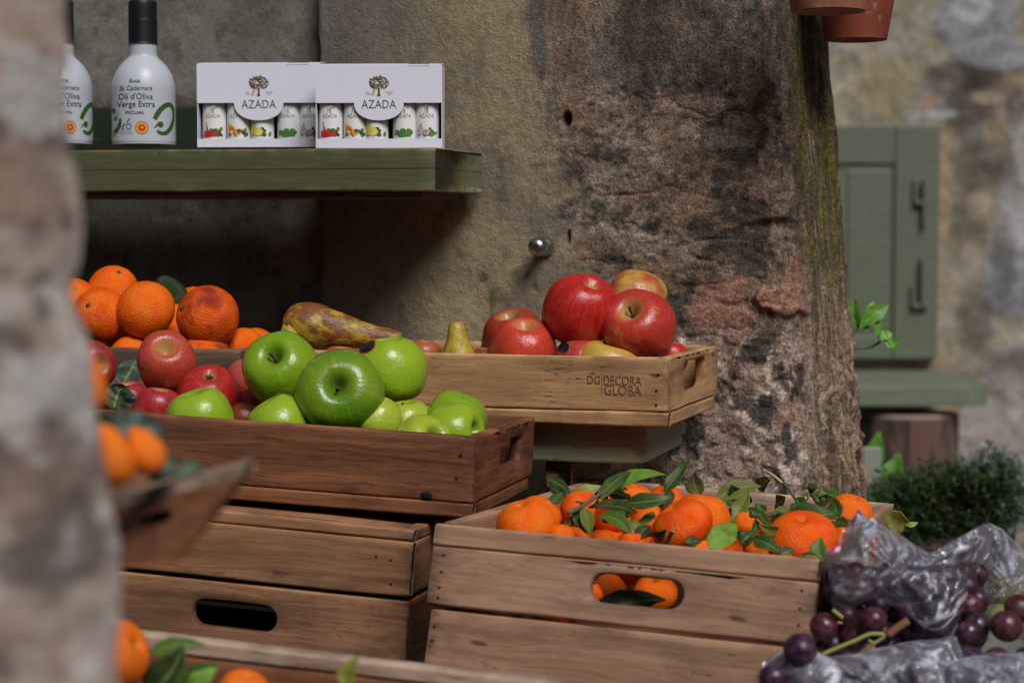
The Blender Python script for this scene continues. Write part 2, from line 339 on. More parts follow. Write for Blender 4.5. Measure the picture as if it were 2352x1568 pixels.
    gr = col.mean(-1, keepdims=True); sat = (1.02 - .20 * st * (1 - side))[..., None]; col = np.clip((gr + (col - gr) * sat) * np.array([1.56, 1.48, 1.34]) * (1 - .12 * st * (1 - side))[..., None] * (.93 + .14 * sst(.3, .7, fbm(np.stack([u * 26, z * 3.5, SS], -1), 75, 4)))[..., None], .012, .85)
    m = mesh("stone_wall", V.reshape(-1, 3), grid_faces(nz, nu), True, col.reshape(-1, 3)); at = m.attributes.new("Grain", "FLOAT", "POINT"); at.data.foreach_set("value", np.maximum(st, side).astype(np.float32).ravel()); return m
o = obj("stone_wall", build_wall(), STONE)
tag(o, "old plastered wall running into a bare mossy stone corner behind the fruit crates", "wall")

def build_alcove():
    zs = np.linspace(0.6, 2.0, 330); us = np.concatenate([np.linspace(-1.1, -0.7, 12)[:-1], np.linspace(-.7, 0, 180)])
    U, Z = np.meshgrid(us, zs); q = np.stack([U, Z, U * 0], -1)
    d = -0.034 + (fbm(q * 60, 91, 4) - .5) * .004 + (fbm(q * 8, 92, 3) - .5) * .006
    V = np.zeros(U.shape + (3,))
    for i, e in enumerate(((WU.x, WN.x, W0.x), (WU.y, WN.y, W0.y))): V[..., i] = e[2] + e[0] * (U + US) + e[1] * d
    V[..., 2] = Z
    n = fbm(q * 16, 93, 5); n2 = fbm(q * 50, 94, 4)
    c = mixc(np.broadcast_to(np.array([.205, .192, .158]), V.shape), [.145, .134, .110], sst(.4, .65, n)); c = mixc(c, [.05, .04, .033], sst(.6, .74, n2) * .45)
    zr = wall_hit(330, 235).z
    c = mixc(c, [.11, .065, .04], np.exp(-((Z - zr) / .022) ** 2) * .55 * sst(.35, .6, n))
    # the step at the seam
    nz, nu = U.shape; Vf = V.reshape(-1, 3).tolist(); cf = c.reshape(-1, 3).tolist(); f = grid_faces(nz, nu)
    b = len(Vf)
    for i in range(nz):
        p = W0 + WU * (US + (fbm(np.array([0, zs[i] * 40, 0]), 95, 3) - .5) * .006) + WN * 0.002; Vf.append((p.x, p.y, zs[i])); cf.append([.17, .15, .12])
    for i in range(nz - 1): f.append((i * nu + nu - 1, b + i, b + i + 1, (i + 1) * nu + nu - 1))
    return mesh("plaster_wall", Vf, f, True, np.array(cf))
o = obj("plaster_wall", build_alcove(), PLASTER); tag(o, "grey plastered recess wall behind the oil bottles and the oranges", "wall")

# box helpers: plain, and along the wall's own axes
def box_v(a, b):
    (x0, y0, z0), (x1, y1, z1) = a, b
    v = [(x0, y0, z0), (x1, y0, z0), (x1, y1, z0), (x0, y1, z0), (x0, y0, z1), (x1, y0, z1), (x1, y1, z1), (x0, y1, z1)]
    return v, [(0, 3, 2, 1), (4, 5, 6, 7), (0, 1, 5, 4), (1, 2, 6, 5), (2, 3, 7, 6), (3, 0, 4, 7)]
def wall_box(u0, u1, z0, z1, w0, w1):
    v, f = box_v((u0, w0, z0), (u1, w1, z1)); return [tuple(W0 + WU * a + WN * b + Vector((0, 0, c))) for a, b, c in v], f

# ------------------------------------------------------------------ near stone jamb
def build_pillar():
    pl = np.array([(140, -120), (143, 0), (145, 100), (150, 250), (158, 340), (166, 400), (180, 470), (193, 540), (181, 600), (166, 655), (172, 700), (188, 760), (207, 850), (217, 950), (228, 1050), (246, 1150), (265, 1250), (268, 1350), (267, 1450), (270, 1568), (275, 1900), (280, 2600)], float)
    D = 0.82; ys = np.linspace(-300, 3200, 330); E = np.interp(ys, pl[:, 1], pl[:, 0])
    path = [(-0.20, -0.20), (-0.12, -0.17), (-0.07, -0.12), (-0.026, -0.05), (0.0, 0.0), (0.002, 0.016), (-0.03, 0.045), (-0.12, 0.05), (-0.30, 0.04), (-0.55, 0.04)]
    pp = catmull([(-a, -b) if False else (a, b) for a, b in path], 170)
    V = []
    for y, e in zip(ys, E):
        c = P(e - 9, y, D)
        for a, b in pp: V.append((c.x + a, c.y - b, c.z))
    V = np.array(V).reshape(len(ys), len(pp), 3)
    q = V * 1.0
    du = np.gradient(V, axis=1); n = np.stack([-du[..., 1], du[..., 0], du[..., 0] * 0], -1); n /= np.linalg.norm(n, axis=-1, keepdims=True) + 1e-9
    n = -n if n[0, 4 * 17, 0] < 0 else n
    V = V + n * (((fbm(q * 40, 201, 5) - .5) * .007)[..., None])
    n1 = fbm(q * 38, 202, 5); n2 = fbm(q * 90, 203, 4); n3 = fbm(q * 22, 204, 4)
    c = mixc(np.broadcast_to(np.array([.46, .365, .295]), V.shape), [.64, .56, .51], sst(.5, .68, n1)); c = mixc(c, [.19, .13, .098], sst(.50, .64, n3) * .85); c = mixc(c, [.10, .075, .06], sst(.6, .7, n2) * .7)
    c = mixc(c, [.40, .26, .19], sst(.50, .62, fbm(q * 24, 205, 4)) * .6); c = mixc(c, [.12, .09, .075], sst(.55, .63, fbm(q * 17, 206, 4)) * .75); c = mixc(c, [.62, .58, .55], sst(.58, .66, fbm(q * 26, 207, 4)) * .7)
    return mesh("stone_jamb", V.reshape(-1, 3), grid_faces(len(ys), len(pp)), True, c.reshape(-1, 3))
o = obj("stone_jamb", build_pillar(), STONE); tag(o, "rough pale grey stone door jamb close to the camera", "wall")

# ------------------------------------------------------------------ ground and the far rubble wall
def build_ground():
    n = 160; xs = np.concatenate([np.linspace(-30, -3, 20)[:-1], np.linspace(-3, 4, 120), np.linspace(4, 30, 20)[1:]]); X, Y = np.meshgrid(xs, xs + 2)
    q = np.stack([X, Y, X * 0], -1); z = (fbm(q * 5, 301, 4) - .5) * .02
    c = mixc(np.broadcast_to(np.array([.13, .125, .105]), q.shape), [.08, .075, .065], sst(.4, .65, fbm(q * 7, 302, 4)))
    return mesh("ground", np.stack([X, Y, z - .01], -1).reshape(-1, 3), grid_faces(*X.shape), True, c.reshape(-1, 3))
o = obj("ground", build_ground(), FARSTONE); o["kind"] = "structure"; o["label"] = "pale grey green stone paving of the lane"; o["category"] = "ground"

def build_house():  # unseen wall, added and sized to hold back low frontal sky
    us = np.linspace(-9, 9, 90); zs = np.linspace(0, 2.9, 40); U, Z = np.meshgrid(us, zs); q = np.stack([U, Z, U * 0], -1); n = fbm(q * 3, 310, 5); c = mixc(np.broadcast_to(np.array([.20, .16, .11]), q.shape), [.08, .065, .05], sst(.4, .65, n))
    return mesh("unseen_house_wall", np.stack([U, -2.6 + (n - .5) * .1, Z], -1).reshape(-1, 3), grid_faces(*U.shape), True, c.reshape(-1, 3))
o = obj("unseen_house_wall", build_house(), FARSTONE); tag(o, "unseen stone house wall across the lane behind the camera, added to block low sky", "wall")

BD = 6.4
def build_far():
    us = np.linspace(0.0, 2.6, 330); zs = np.linspace(0, 2.9, 290); U, Z = np.meshgrid(us, zs); q = np.stack([U, Z, U * 0], -1) * .6
    X = U + 0.25; Y = np.full_like(U, BD) + 0.10 * U * 0
    def pxz(px, py): p = P(px, py, BD); return p.x, p.z
    def blob(px, py, rx, ry, soft=.35, wob=.35, s=0):
        cx, cz = pxz(px, py); k = BD / F
        a = (X - cx) / (rx * k) + (fbm(q * 9, 400 + s, 4) - .5) * wob * 2; b = (Z - cz) / (ry * k) + (fbm(q * 9, 450 + s, 4) - .5) * wob * 2
        return 1 - sst(1 - soft, 1 + soft, np.sqrt(a * a + b * b))
    n1 = fbm(q * 9, 401, 5); n2 = fbm(q * 24, 402, 4); n3 = fbm(q * 5, 403, 4)
    c = mixc(np.broadcast_to(np.array([.27, .225, .155]), q.shape), [.33, .28, .20], sst(.45, .65, n1)); c = mixc(c, [.36, .24, .15], sst(.55, .7, n3) * .55); c = mixc(c, [.30, .30, .29], sst(.58, .68, n2) * .5)
    disp = (n1 - .5) * .05 + (n2 - .5) * .02
    for i, (px, py, rx, ry, cl) in enumerate([(2235, 55, 95, 85, (.20, .20, .205)), (2290, 130, 90, 40, (.26, .26, .27)), (2215, 20, 50, 40, (.36, .36, .37)), (2320, 640, 70, 90, (.26, .26, .28)), (2340, 480, 60, 110, (.36, .34, .33)), (2330, 850, 60, 70, (.24, .21, .19)), (2300, 1010, 130, 120, (.31, .27, .24)), (2345, 330, 30, 120, (.34, .31, .29))]):
        b = blob(px, py, rx, ry, .25, .3, i); c = mixc(c, cl, b * .9); c = mixc(c, [v * 1.5 for v in cl], b * sst(.52, .66, n2) * .35); disp += b * .008
    for i, (px, py, rx, ry, s) in enumerate([(2235, 240, 62, 75, .9), (2140, 190, 26, 40, .55), (2255, 380, 75, 60, .6), (2235, 520, 40, 110, .55), (2240, 740, 40, 70, .6), (2300, 600, 30, 110, .55), (2180, 170, 60, 22, .6), (2330, 240, 30, 40, .7)]):
        c = mixc(c, [.075, .060, .048], blob(px, py, rx, ry, .4, .45, 30 + i) * s)
    for i, (px, py, rx, ry, cl, s) in enumerate([(2125, 238, 24, 14, (.40, .25, .19), .8), (2260, 225, 34, 16, (.42, .33, .25), .7), (2150, 262, 38, 10, (.40, .40, .40), .8), (2165, 420, 16, 120, (.33, .245, .15), .9), (2230, 600, 26, 40, (.36, .29, .21), .6), (2030, 190, 60, 60, (.33, .265, .155), .7), (2250, 470, 30, 30, (.40, .31, .20), .7)]):
        c = mixc(c, cl, blob(px, py, rx, ry, .4, .35, 60 + i) * s)
    return mesh("rubble_wall", np.stack([X, Y - disp, Z], -1).reshape(-1, 3), grid_faces(*U.shape), True, np.clip(c, .01, .9).reshape(-1, 3))
o = obj("rubble_wall", build_far(), FARSTONE); tag(o, "rubble stone and tan mortar wall around the green shutter", "wall")

# ------------------------------------------------------------------ boards and crates
def wearcol(A, L, H):
    e = np.exp(-np.maximum(0, H / 2 - abs(A[:, 2])) / .0035); d = np.exp(-np.maximum(0, L / 2 - abs(A[:, 0])) / .022)
    return np.stack([e, d, e * 0], -1)
def board_mesh(L, T, H, seed=0, r=0.0022, jit=0.0007, nL=36):
    """plank: x along the grain, y thickness, z height, centred; rounded, slightly uneven edges"""
    sec = []
    def arc(cx, cz, a0):
        for k in range(3):
            a = math.radians(a0 + 45 * k); sec.append((cx + r * math.cos(a), cz + r * math.sin(a)))
    y, z = T / 2 - r, H / 2 - r; nz = 5
    arc(y, z, 0)
    arc(-y, z, 90)
    zf = [.06, .2, .4, .6, .8, .94]
    for k in zf: sec.append((-T / 2, z - 2 * z * k))
    arc(-y, -z, 180); arc(y, -z, 270)
    for k in zf: sec.append((T / 2, -z + 2 * z * k))
    sec = np.array(sec); m = len(sec)
    xs = np.concatenate([[-L / 2], np.linspace(-L / 2 + r * .6, L / 2 - r * .6, nL), [L / 2]]); V = []
    for i, x in enumerate(xs):
        s = sec.copy()
        if i in (0, len(xs) - 1): s = s * np.array([(T - r) / T, (H - r) / H])
        e = np.stack([np.full(m, x * 14), s[:, 0] * 90, s[:, 1] * 90], -1) + seed * 3.7
        s = s + (np.stack([fbm(e, 500, 3), fbm(e + 9, 501, 3)], -1) - .5) * 2 * jit * np.array([.5, 1.4])
        V += [(x, a, b) for a, b in s]
    f = grid_faces(len(xs), m, True); f.append(tuple(range(m))[::-1] if False else tuple(range(m))); f.append(tuple(range((len(xs) - 1) * m, len(xs) * m))[::-1])
    f = [q[::-1] for q in f]; A = np.array(V)
    return mesh("plank", V, f, True, wearcol(A, L, H))
def slot_board_mesh(L, T, H, sx, sz, sw, sh, sr, seed=0):
    """plank with a hand hole (centre sx,sz size sw x sh corner radius sr)"""
    angs = sorted(set([2 * math.pi * k / 72 for k in range(72)] + [math.atan2(b * H / 2 - sz, a * L / 2 - sx) % (2 * math.pi) for a in (-1, 1) for b in (-1, 1)]))
    inn, out = [], []
    for a in angs:
        c, s = math.cos(a), math.sin(a); t = 1e9
        if c > 1e-9: t = min(t, (L / 2 - sx) / c)
        if c < -1e-9: t = min(t, (-L / 2 - sx) / c)
        if s > 1e-9: t = min(t, (H / 2 - sz) / s)
        if s < -1e-9: t = min(t, (-H / 2 - sz) / s)
        out.append((sx + c * t, sz + s * t))
        lo, hi = 0, 1.0                                   # rounded rectangle, by bisection
        for _ in range(30):
            m = (lo + hi) / 2; x, z = abs(c * m), abs(s * m); dx, dz = x - (sw / 2 - sr), z - (sh / 2 - sr)
            d = math.hypot(max(dx, 0), max(dz, 0)) + min(max(dx, dz), 0) - sr
            if d < 0: lo = m
            else: hi = m
        inn.append((sx + c * lo, sz + s * lo))
    n = len(angs); loops = []; bv = 0.0022
    def sc(pts, k, cx, cz): return [(cx + (x - cx) * k, cz + (z - cz) * k) for x, z in pts]
    def shr(pts, d): return [(max(-L / 2 + d, min(L / 2 - d, x)), max(-H / 2 + d, min(H / 2 - d, z))) for x, z in pts]
    def grow(pts, d):
        r_ = []
        for x, z in pts:
            l = math.hypot(x - sx, z - sz); r_.append((sx + (x - sx) * (l + d) / l, sz + (z - sz) * (l + d) / l))
        return r_
    mid = [((a[0] + b[0]) / 2, (a[1] + b[1]) / 2) for a, b in zip(inn, out)]; m3 = [(a[0] * .15 + b[0] * .85, a[1] * .15 + b[1] * .85) for a, b in zip(inn, out)]
    y = T / 2
    seq = [(inn, -y + bv), (grow(inn, bv * .5), -y + bv * .3), (grow(inn, bv), -y), (mid, -y), (m3, -y), (shr(out, bv), -y), (shr(out, bv * .3), -y + bv * .3), (out, -y + bv),
           (out, y - bv), (shr(out, bv * .3), y - bv * .3), (shr(out, bv), y), (m3, y), (mid, y), (grow(inn, bv), y), (grow(inn, bv * .5), y - bv * .3), (inn, y - bv)]
    V = []
    for pts, yy in seq: V += [(x, yy, z) for x, z in pts]
    V = np.array(V); e = V * np.array([14, 90, 90]) + seed * 3.1; V[:, 2] += (fbm(e, 510, 3) - .5) * .0014; V[:, 0] += (fbm(e + 5, 511, 3) - .5) * .001
    m = len(seq); f = []
    for i in range(m):
        j = (i + 1) % m
        for k in range(n): kk = (k + 1) % n; f.append((i * n + k, i * n + kk, j * n + kk, j * n + k))
    A = wearcol(V, L, H); A[:, 2] = np.exp(-np.maximum(0, np.hypot(np.maximum(abs(V[:, 0] - sx) - sw / 2 + sr, 0), np.maximum(abs(V[:, 2] - sz) - sh / 2 + sr, 0)) - sr) / .003)
    return mesh("slotted_plank", V, f, True, A)
_bseed = [0]
def board(name, parent, L, T, H, loc, rz=0.0, mat=None, rot=None, slot=None, jit=0.0007):
    _bseed[0] += 1
    m = slot_board_mesh(L, T, H, *slot, seed=_bseed[0]) if slot else board_mesh(L, T, H, _bseed[0], jit=jit)
    o = obj(name, m, mat, parent, loc, rot if rot is not None else (0, 0, rz))
    return o
def nails(parent, pts, r=0.0013):
    for p in pts:
        v, f = tube([(0, -.0008, 0), (0, .002, 0)], r, 8); obj("nail", mesh("nail", v, f), NAIL, parent, p)
NAIL = plain("rusty_nail", (0.02, 0.014, 0.010), 0.6, 0.3)
HOLE = plain("dark_knot_hole", (0.004, 0.003, 0.002), 1.0)

def low_crate(label, loc, rot, L, W, H, strip, t, mat, group, slot_end):
    """shallow crate; origin at its front top corner nearest the wall's end; x right, y back, z up"""
    c = thing("wooden_crate", label, "crate", loc, rot, group)
    hb = H - strip - .0006
    board("front_board", c, L, t, hb, (-L / 2, t / 2, -hb / 2), mat=mat)
    board("bottom_rail", c, L, t * 1.05, strip, (-L / 2, t / 2 + .0003, -H + strip / 2), mat=mat)
    board("back_board", c, L, t, hb, (-L / 2, W - t / 2, -hb / 2), mat=mat)
    Wi = W - 2 * t - .0008
    for x in (-t / 2 - .0004, -L + t / 2 + .0004):
        board("end_panel", c, Wi + (2 * t if x > -.1 else 0) - (.0 if x > -.1 else 0), t, hb + .0004, (x + (.0009 if x > -.1 else 0), W / 2 + (t * .0), -hb / 2), math.pi / 2, mat, slot=slot_end if x > -.1 else None)
        n = 4
        board("end_rail", c, W - 2 * t - .001, t * .95, strip, (x, W / 2, -H + strip / 2), math.pi / 2, mat)
    board("base_board", c, L - 2 * t - .001, W - 2 * t - .001, .006, (-L / 2, W / 2, -H + .0035), mat=mat)
    return c

R_LOC, R_ROT = Vector((0.1664, 2.0744, 1.1608)), (-0.0092, 0.0003, -0.2968)
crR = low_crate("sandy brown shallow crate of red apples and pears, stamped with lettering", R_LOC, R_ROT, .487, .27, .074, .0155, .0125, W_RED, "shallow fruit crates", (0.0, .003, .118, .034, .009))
nails(crR, [(-.011, -.0002, -.018), (-.013, -.0002, -.035), (-.013, -.0002, -.050)])
G_LOC, G_ROT = Vector((-0.0338, 1.8458, 1.101)), (-0.0261, 0.0466, -0.2201)
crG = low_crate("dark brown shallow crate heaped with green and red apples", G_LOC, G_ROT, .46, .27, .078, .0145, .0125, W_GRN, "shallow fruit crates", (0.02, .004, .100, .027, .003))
v, f = tube([(0, -.0002, 0), (0, .001, 0)], .0062, 20); obj("knot_hole", mesh("knot_hole", v, f), HOLE, crG, (-.046, 0, -.0590), None, (1, 1, .62))
nails(crG, [(-.014, -.0002, -.018), (-.017, -.0002, -.04)], .0016)
OC = P(553, 803, 2.235)
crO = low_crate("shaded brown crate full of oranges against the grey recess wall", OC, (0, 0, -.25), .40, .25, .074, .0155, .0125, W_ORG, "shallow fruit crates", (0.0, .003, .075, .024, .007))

# mandarin crate: high hinged-looking front of two boards with a hand hole
M_LOC, M_ROT = Vector((.2586, 1.6348, 1.0213)), (-.041, .0409, -.3197); ML, MW, MT = .345, .50, .014
crM = thing("wooden_crate", "grey brown crate of leafy mandarins with an oval hand hole in front", "crate", M_LOC, M_ROT, "deep display crates")
fr = Matrix.Rotation(-.24, 4, 'X')
def mfront(name, L, H, zc, slot=None, mat=W_MAN, T=MT, dx=0):
    p = fr @ Vector((-ML / 2 + dx, T / 2, zc)); return board(name, crM, L, T, H, p, rot=(-.24, 0, 0), mat=mat, slot=slot)
mfront("top_rail", ML, .0195, -.00975)
mfront("front_board", ML, .0525, -.0463, (0.018, .004, .083, .0255, .0125))
mfront("front_board", ML - .008, .078, -.1153, dx=.003)
nails(crM, [fr @ Vector((-x, .0, z)) for x in (.012, .333) for z in (-.028, -.043, -.057, -.066, -.092, -.104)], .0012)
for k, x in enumerate((-.009, -ML + .009)):
    board("side_board", crM, MW - .016, MT, .075, (x, MW / 2 + .008, -.0385), math.pi / 2, W_MAN)
    board("side_board", crM, MW - .016, MT, .07, (x, MW / 2 + .008, -.117), math.pi / 2, W_MAN)
board("back_board", crM, ML, MT, .075, (-ML / 2, MW - .007, -.0375), mat=W_RIM)
board("back_board", crM, ML, MT, .075, (-ML / 2, MW - .007, -.117), mat=W_MAN)
board("base_board", crM, ML - .04, MW - .03, .008, (-ML / 2, MW / 2, -.152), mat=W_MAN)

# rust brown crate carrying the green apples
N_LOC, N_ROT = Vector((-.0907, 1.8036, 1.0194)), (-.0632, .0687, -.1836); NL, NW = .40, .30
crN = thing("wooden_crate", "rust brown upturned crate with a black oval hand hole carrying the green apples", "crate", N_LOC, N_ROT, "deep display crates")
board("top_rail", crN, NL, .014, .0112, (-NL / 2, .007, -.0056), mat=W_LOW)
board("front_board", crN, NL, .014, .0515, (-NL / 2, .007, -.0375), mat=W_LOW)
board("front_board", crN, NL, .014, .068, (-NL / 2, .007, -.1015), mat=W_LOW, slot=(.033, .004, .083, .0255, .0125))
nails(crN, [(-.02, 0, -.03), (-.018, 0, -.052), (-.034, 0, -.028)], .0011)
for x in (-.007, -NL + .007):
    board("side_board", crN, NW - .03, .014, .0112, (x, NW / 2 + .0005, -.0056), math.pi / 2, W_LOW)
    board("side_board", crN, NW - .03, .014, .0515, (x - .0004, NW / 2 + .0005, -.0375), math.pi / 2, W_LOW)
    board("side_board", crN, NW - .03, .014, .068, (x - .0006, NW / 2 + .0005, -.1015), math.pi / 2, W_GRN)
board("base_board", crN, NL - .03, NW - .03, .006, (-NL / 2, NW / 2, -.0042), mat=W_LOW)
board("light_block_board", crN, NL - .03, NW - .03, .006, (-NL / 2, NW / 2, -.1385), mat=W_LOW)  # unseen board added to keep light from below out of the hand hole
board("back_board", crN, NL, .014, .13, (-NL / 2, NW - .007, -.068), mat=W_LOW)

# low crate at the very front, only its back board and contents in view
B_LOC, B_ROT = Vector((.052, 1.4305, .9625)), (-.0551, .0704, -.2078); BL = .40
crB = thing("wooden_crate", "brown crate low in front, its worn pale back rim above oranges and leaves", "crate", B_LOC, B_ROT, "deep display crates")
board("top_rail", crB, BL, .020, .012, (-BL / 2, 0, -.006), mat=W_RIM); board("back_board", crB, BL, .016, .075, (-BL / 2, 0, -.050), mat=W_GRN)
for x in (-.008, -BL + .008): board("side_board", crB, .24, .016, .085, (x, -.131, -.0445), math.pi / 2, W_LOW)
board("front_board", crB, BL, .016, .085, (-BL / 2, -.26, -.0445), mat=W_LOW); board("base_board", crB, BL - .04, .23, .006, (-BL / 2, -.13, -.087), mat=W_LOW)

# tilted crate hanging close to the camera, right beside the jamb
def warp_slab(cs, T, slot=None, mat=None, name="end_panel", parent=None, off=Vector((0, 0, 0))):
    """cs: TL, TR, BR, BL corner points of the outer face; T: thickness vector"""
    m = slot_board_mesh(1, 1, 1, *slot) if slot else board_mesh(1, 1, 1, 3, r=.03, jit=.004, nL=10)
    for vv in m.vertices:
        a, b, c = vv.co.x + .5, vv.co.y + .5, vv.co.z + .5
        top = cs[0].lerp(cs[1], a); bot = cs[3].lerp(cs[2], a); vv.co = bot.lerp(top, c) + T * b - off
    m.update(); return obj(name, m, mat, parent)
tTR, tTL, tBR, tBL = P(556, 1098, 1.02), P(150, 1196, 1.085), P(398, 1290, 1.00), P(130, 1310, 1.065)
tb = Vector((-.10, .15, -.012)); crT = thing("wooden_crate", "small tilted crate of mandarins tucked behind the stone jamb, out of focus", "crate", tBR, None, "deep display crates")
warp_slab([tTL, tTR, tBR, tBL], Vector((.004, .014, .002)), (.10, .15, .22, .27, .11), W_GRN, "end_panel", crT, tBR)  # dark wood puts the shade of this down-facing panel into its colour
warp_slab([tTR + Vector((-.012, .034, -.001)), tTR + tb, tBR + tb, tBR + Vector((-.014, .040, .004))], Vector((-.012, 0, -.004)), None, W_LOW, "side_board", crT, tBR)
warp_slab([tTL + Vector((.0, .015, .001)), tTL + tb, tBL + tb, tBL + Vector((.0, .015, .001))], Vector((.012, 0, -.004)), None, W_LOW, "side_board", crT, tBR)
warp_slab([tBL + Vector((.02, .045, .008)), tBR + Vector((-.02, .050, .008)), tBR + tb * .95 + Vector((-.02, 0, .006)), tBL + tb * .95 + Vector((.02, 0, .006))], Vector((0, 0, .01)), None, W_LOW, "base_board", crT, tBR)
rz_ = Vector((.002, 0, .0070)); warp_slab([tTL + rz_, tTR + rz_, tTR + Vector((.001, 0, .0004)), tTL + Vector((0, 0, .0004))], Vector((.004, .017, .002)), None, W_RIM, "top_rail", crT, tBR)

# ------------------------------------------------------------------ shelves
def wframe(o, p): o.location = p; o.rotation_euler = (0, 0, YAW)
s1 = thing("wall_shelf", "thick olive green upper shelf holding oil bottles and gift boxes", "shelf", P(1000, 339, 2.27), (0, .004, YAW), "green wooden shelves")
th1, pr1, L1 = .0505, .176, .80
board("shelf_board", s1, L1, pr1, th1, (-L1 / 2, pr1 / 2, -th1 / 2), mat=PAINT_UP, jit=.0006)
v, f = box_v((-L1, .012, -th1 - .0075), (-.02, pr1 - .03, -th1 - .0005)); obj("underside_batten", mesh("batten", v, f, False), W_ORG, s1)
zr = wall_hit(330, 249).z - s1.location.z
board("back_rail", s1, .62, .014, zr + .0005, (-.17 - .31, pr1 + .022, zr / 2), mat=PAINT_DK)
s2 = thing("wall_shelf", "sage green lower shelf with chipped paint beneath the red apple crate", "shelf", P(1478, 978, 2.125), (0, 0, YAW), "green wooden shelves")
def rounded_shelf(L, W, T, r, seg=10):
    out = [(-L, 0)] + [(-r + r * math.sin(a), r - r * math.cos(a)) for a in [math.pi / 2 * k / seg for k in range(seg + 1)]] + [(0, W), (-L, W)]
    e = .003; n = len(out); cx, cy = -L / 2, W / 2; V = []
    def ins(d): return [(x - d * (1 if x > cx else -1), y + d * (1 if y < cy else -1)) for x, y in out]
    for pts, z in ((ins(e), 0), (ins(e * .3), -e * .3), (out, -e), (out, -T + e), (ins(e * .3), -T + e * .3), (ins(e), -T)): V += [(x, y, z) for x, y in pts]
    f = [tuple(range(n))] + [tuple(range(5 * n, 6 * n))[::-1]]
    for i in range(5):
        for k in range(n): f.append((i * n + k, (i + 1) * n + k, (i + 1) * n + (k + 1) % n, i * n + (k + 1) % n))
    return mesh("rounded_board", V, f, False)
z2 = (R_LOC.z - .0745) - s2.location.z
obj("shelf_board", rounded_shelf(.75, .20, .0445, .022), PAINT_LOW, s2, (0, 0, z2))
# bracket posts under the lower shelf, in its deep shade
for x in (-.10, -.62): board("bracket", s2, .18, .03, .03, (x, .105, z2 - .0605), math.pi / 2, W_GRN)

# ------------------------------------------------------------------ fruit
def lathe(prof, n, seg=56):
    p = catmull(prof, n); V = []; f = []
    for r, z in p[1:-1]:
        for k in range(seg): a = 2 * math.pi * k / seg; V.append((max(r, 0) * math.cos(a), max(r, 0) * math.sin(a), z))
    f = grid_faces(n - 2, seg, True); t, b = len(V), len(V) + 1; V += [(0, 0, p[0][1]), (0, 0, p[-1][1])]
    for k in range(seg): f.append((t, (k + 1) % seg, k)); f.append((b, (n - 3) * seg + k, (n - 3) * seg + (k + 1) % seg))
    return np.array(V), [q[::-1] for q in f]
APPLE = [(0, .50), (.04, .51), (.10, .58), (.17, .69), (.27, .81), (.40, .875), (.55, .86), (.72, .76), (.87, .56), (.97, .27), (1, 0), (.97, -.27), (.88, -.52), (.74, -.72), (.58, -.84), (.43, -.88), (.31, -.85), (.21, -.77), (.12, -.70), (.05, -.68), (0, -.68)]
ORANGE = [(0, .90), (.05, .905), (.12, .93), (.25, .925), (.45, .86), (.68, .70), (.87, .45), (.98, .15), (.99, -.12), (.90, -.43), (.70, -.70), (.45, -.86), (.2, -.94), (0, -.955)]
MANDARIN = [(0, .60), (.05, .61), (.13, .66), (.25, .72), (.42, .73), (.62, .65), (.82, .47), (.96, .2), (1, -.03), (.95, -.27), (.80, -.50), (.58, -.66), (.35, -.73), (.15, -.73), (0, -.70)]
PEAR = [(0, 2.28), (.13, 2.31), (.28, 2.25), (.42, 2.02), (.52, 1.62), (.64, 1.15), (.79, .70), (.92, .28), (1, -.12), (.96, -.42), (.82, -.68), (.6, -.85), (.35, -.92), (.15, -.90), (0, -.84)]
EGG = [(0, 1.12), (.1, 1.11), (.3, 1.02), (.55, .8), (.78, .5), (.94, .15), (1, -.15), (.95, -.45), (.8, -.72), (.55, -.91), (.28, -1.0), (0, -1.02)]
GRAPE = [(0, 1.03), (.1, 1.03), (.35, .97), (.62, .80), (.84, .54), (.97, .22), (1, -.1), (.95, -.38), (.80, -.65), (.55, -.87), (.28, -.99), (0, -1.03)]
CARROT = [(0, 1.0), (.35, .99), (.6, .93), (.82, .7), (.95, .3), (1, -.2), (.92, -.9), (.78, -1.6), (.58, -2.3), (.35, -2.9), (.15, -3.2), (0, -3.3)]
def fruit_mesh(kind, seed):
    V, f = lathe({'apple': APPLE, 'orange': ORANGE, 'mandarin': MANDARIN, 'pear': PEAR, 'egg': EGG, 'grape': GRAPE, 'carrot': CARROT}[kind], 40)
    r = np.hypot(V[:, 0], V[:, 1]); ph = np.arctan2(V[:, 1], V[:, 0])
    k = 1 + (fbm(V * .9 + seed * 5.3, 600, 2) - .5) * (.24 if kind in ('apple', 'pear') else .08)
    if kind == 'apple':
        k *= 1 + .022 * np.cos(5 * ph + seed) * (1 - sst(-.9, .1, V[:, 2])); V[:, 2] *= 1 + .05 * np.sin(seed * 1.7); V[:, 2] += .05 * V[:, 0] * math.sin(seed * 2.9)
    if kind in ('mandarin', 'orange'):
        k *= 1 + (.022 if kind == 'mandarin' else .012) * np.cos(9 * ph + seed) * sst(.55, .8, V[:, 2]) * sst(.03, .2, r)
    if kind == 'pear': k *= 1 + (fbm(V * 3 + seed, 601, 3) - .5) * .09; V[:, 0] += .10 * np.maximum(V[:, 2], 0) ** 2 * math.sin(seed)
    V[:, 0] *= k; V[:, 1] *= k
    if kind in ('apple', 'egg'): V[:, 2] *= .5 + .5 * k
    return mesh(kind + "_body", V, f)

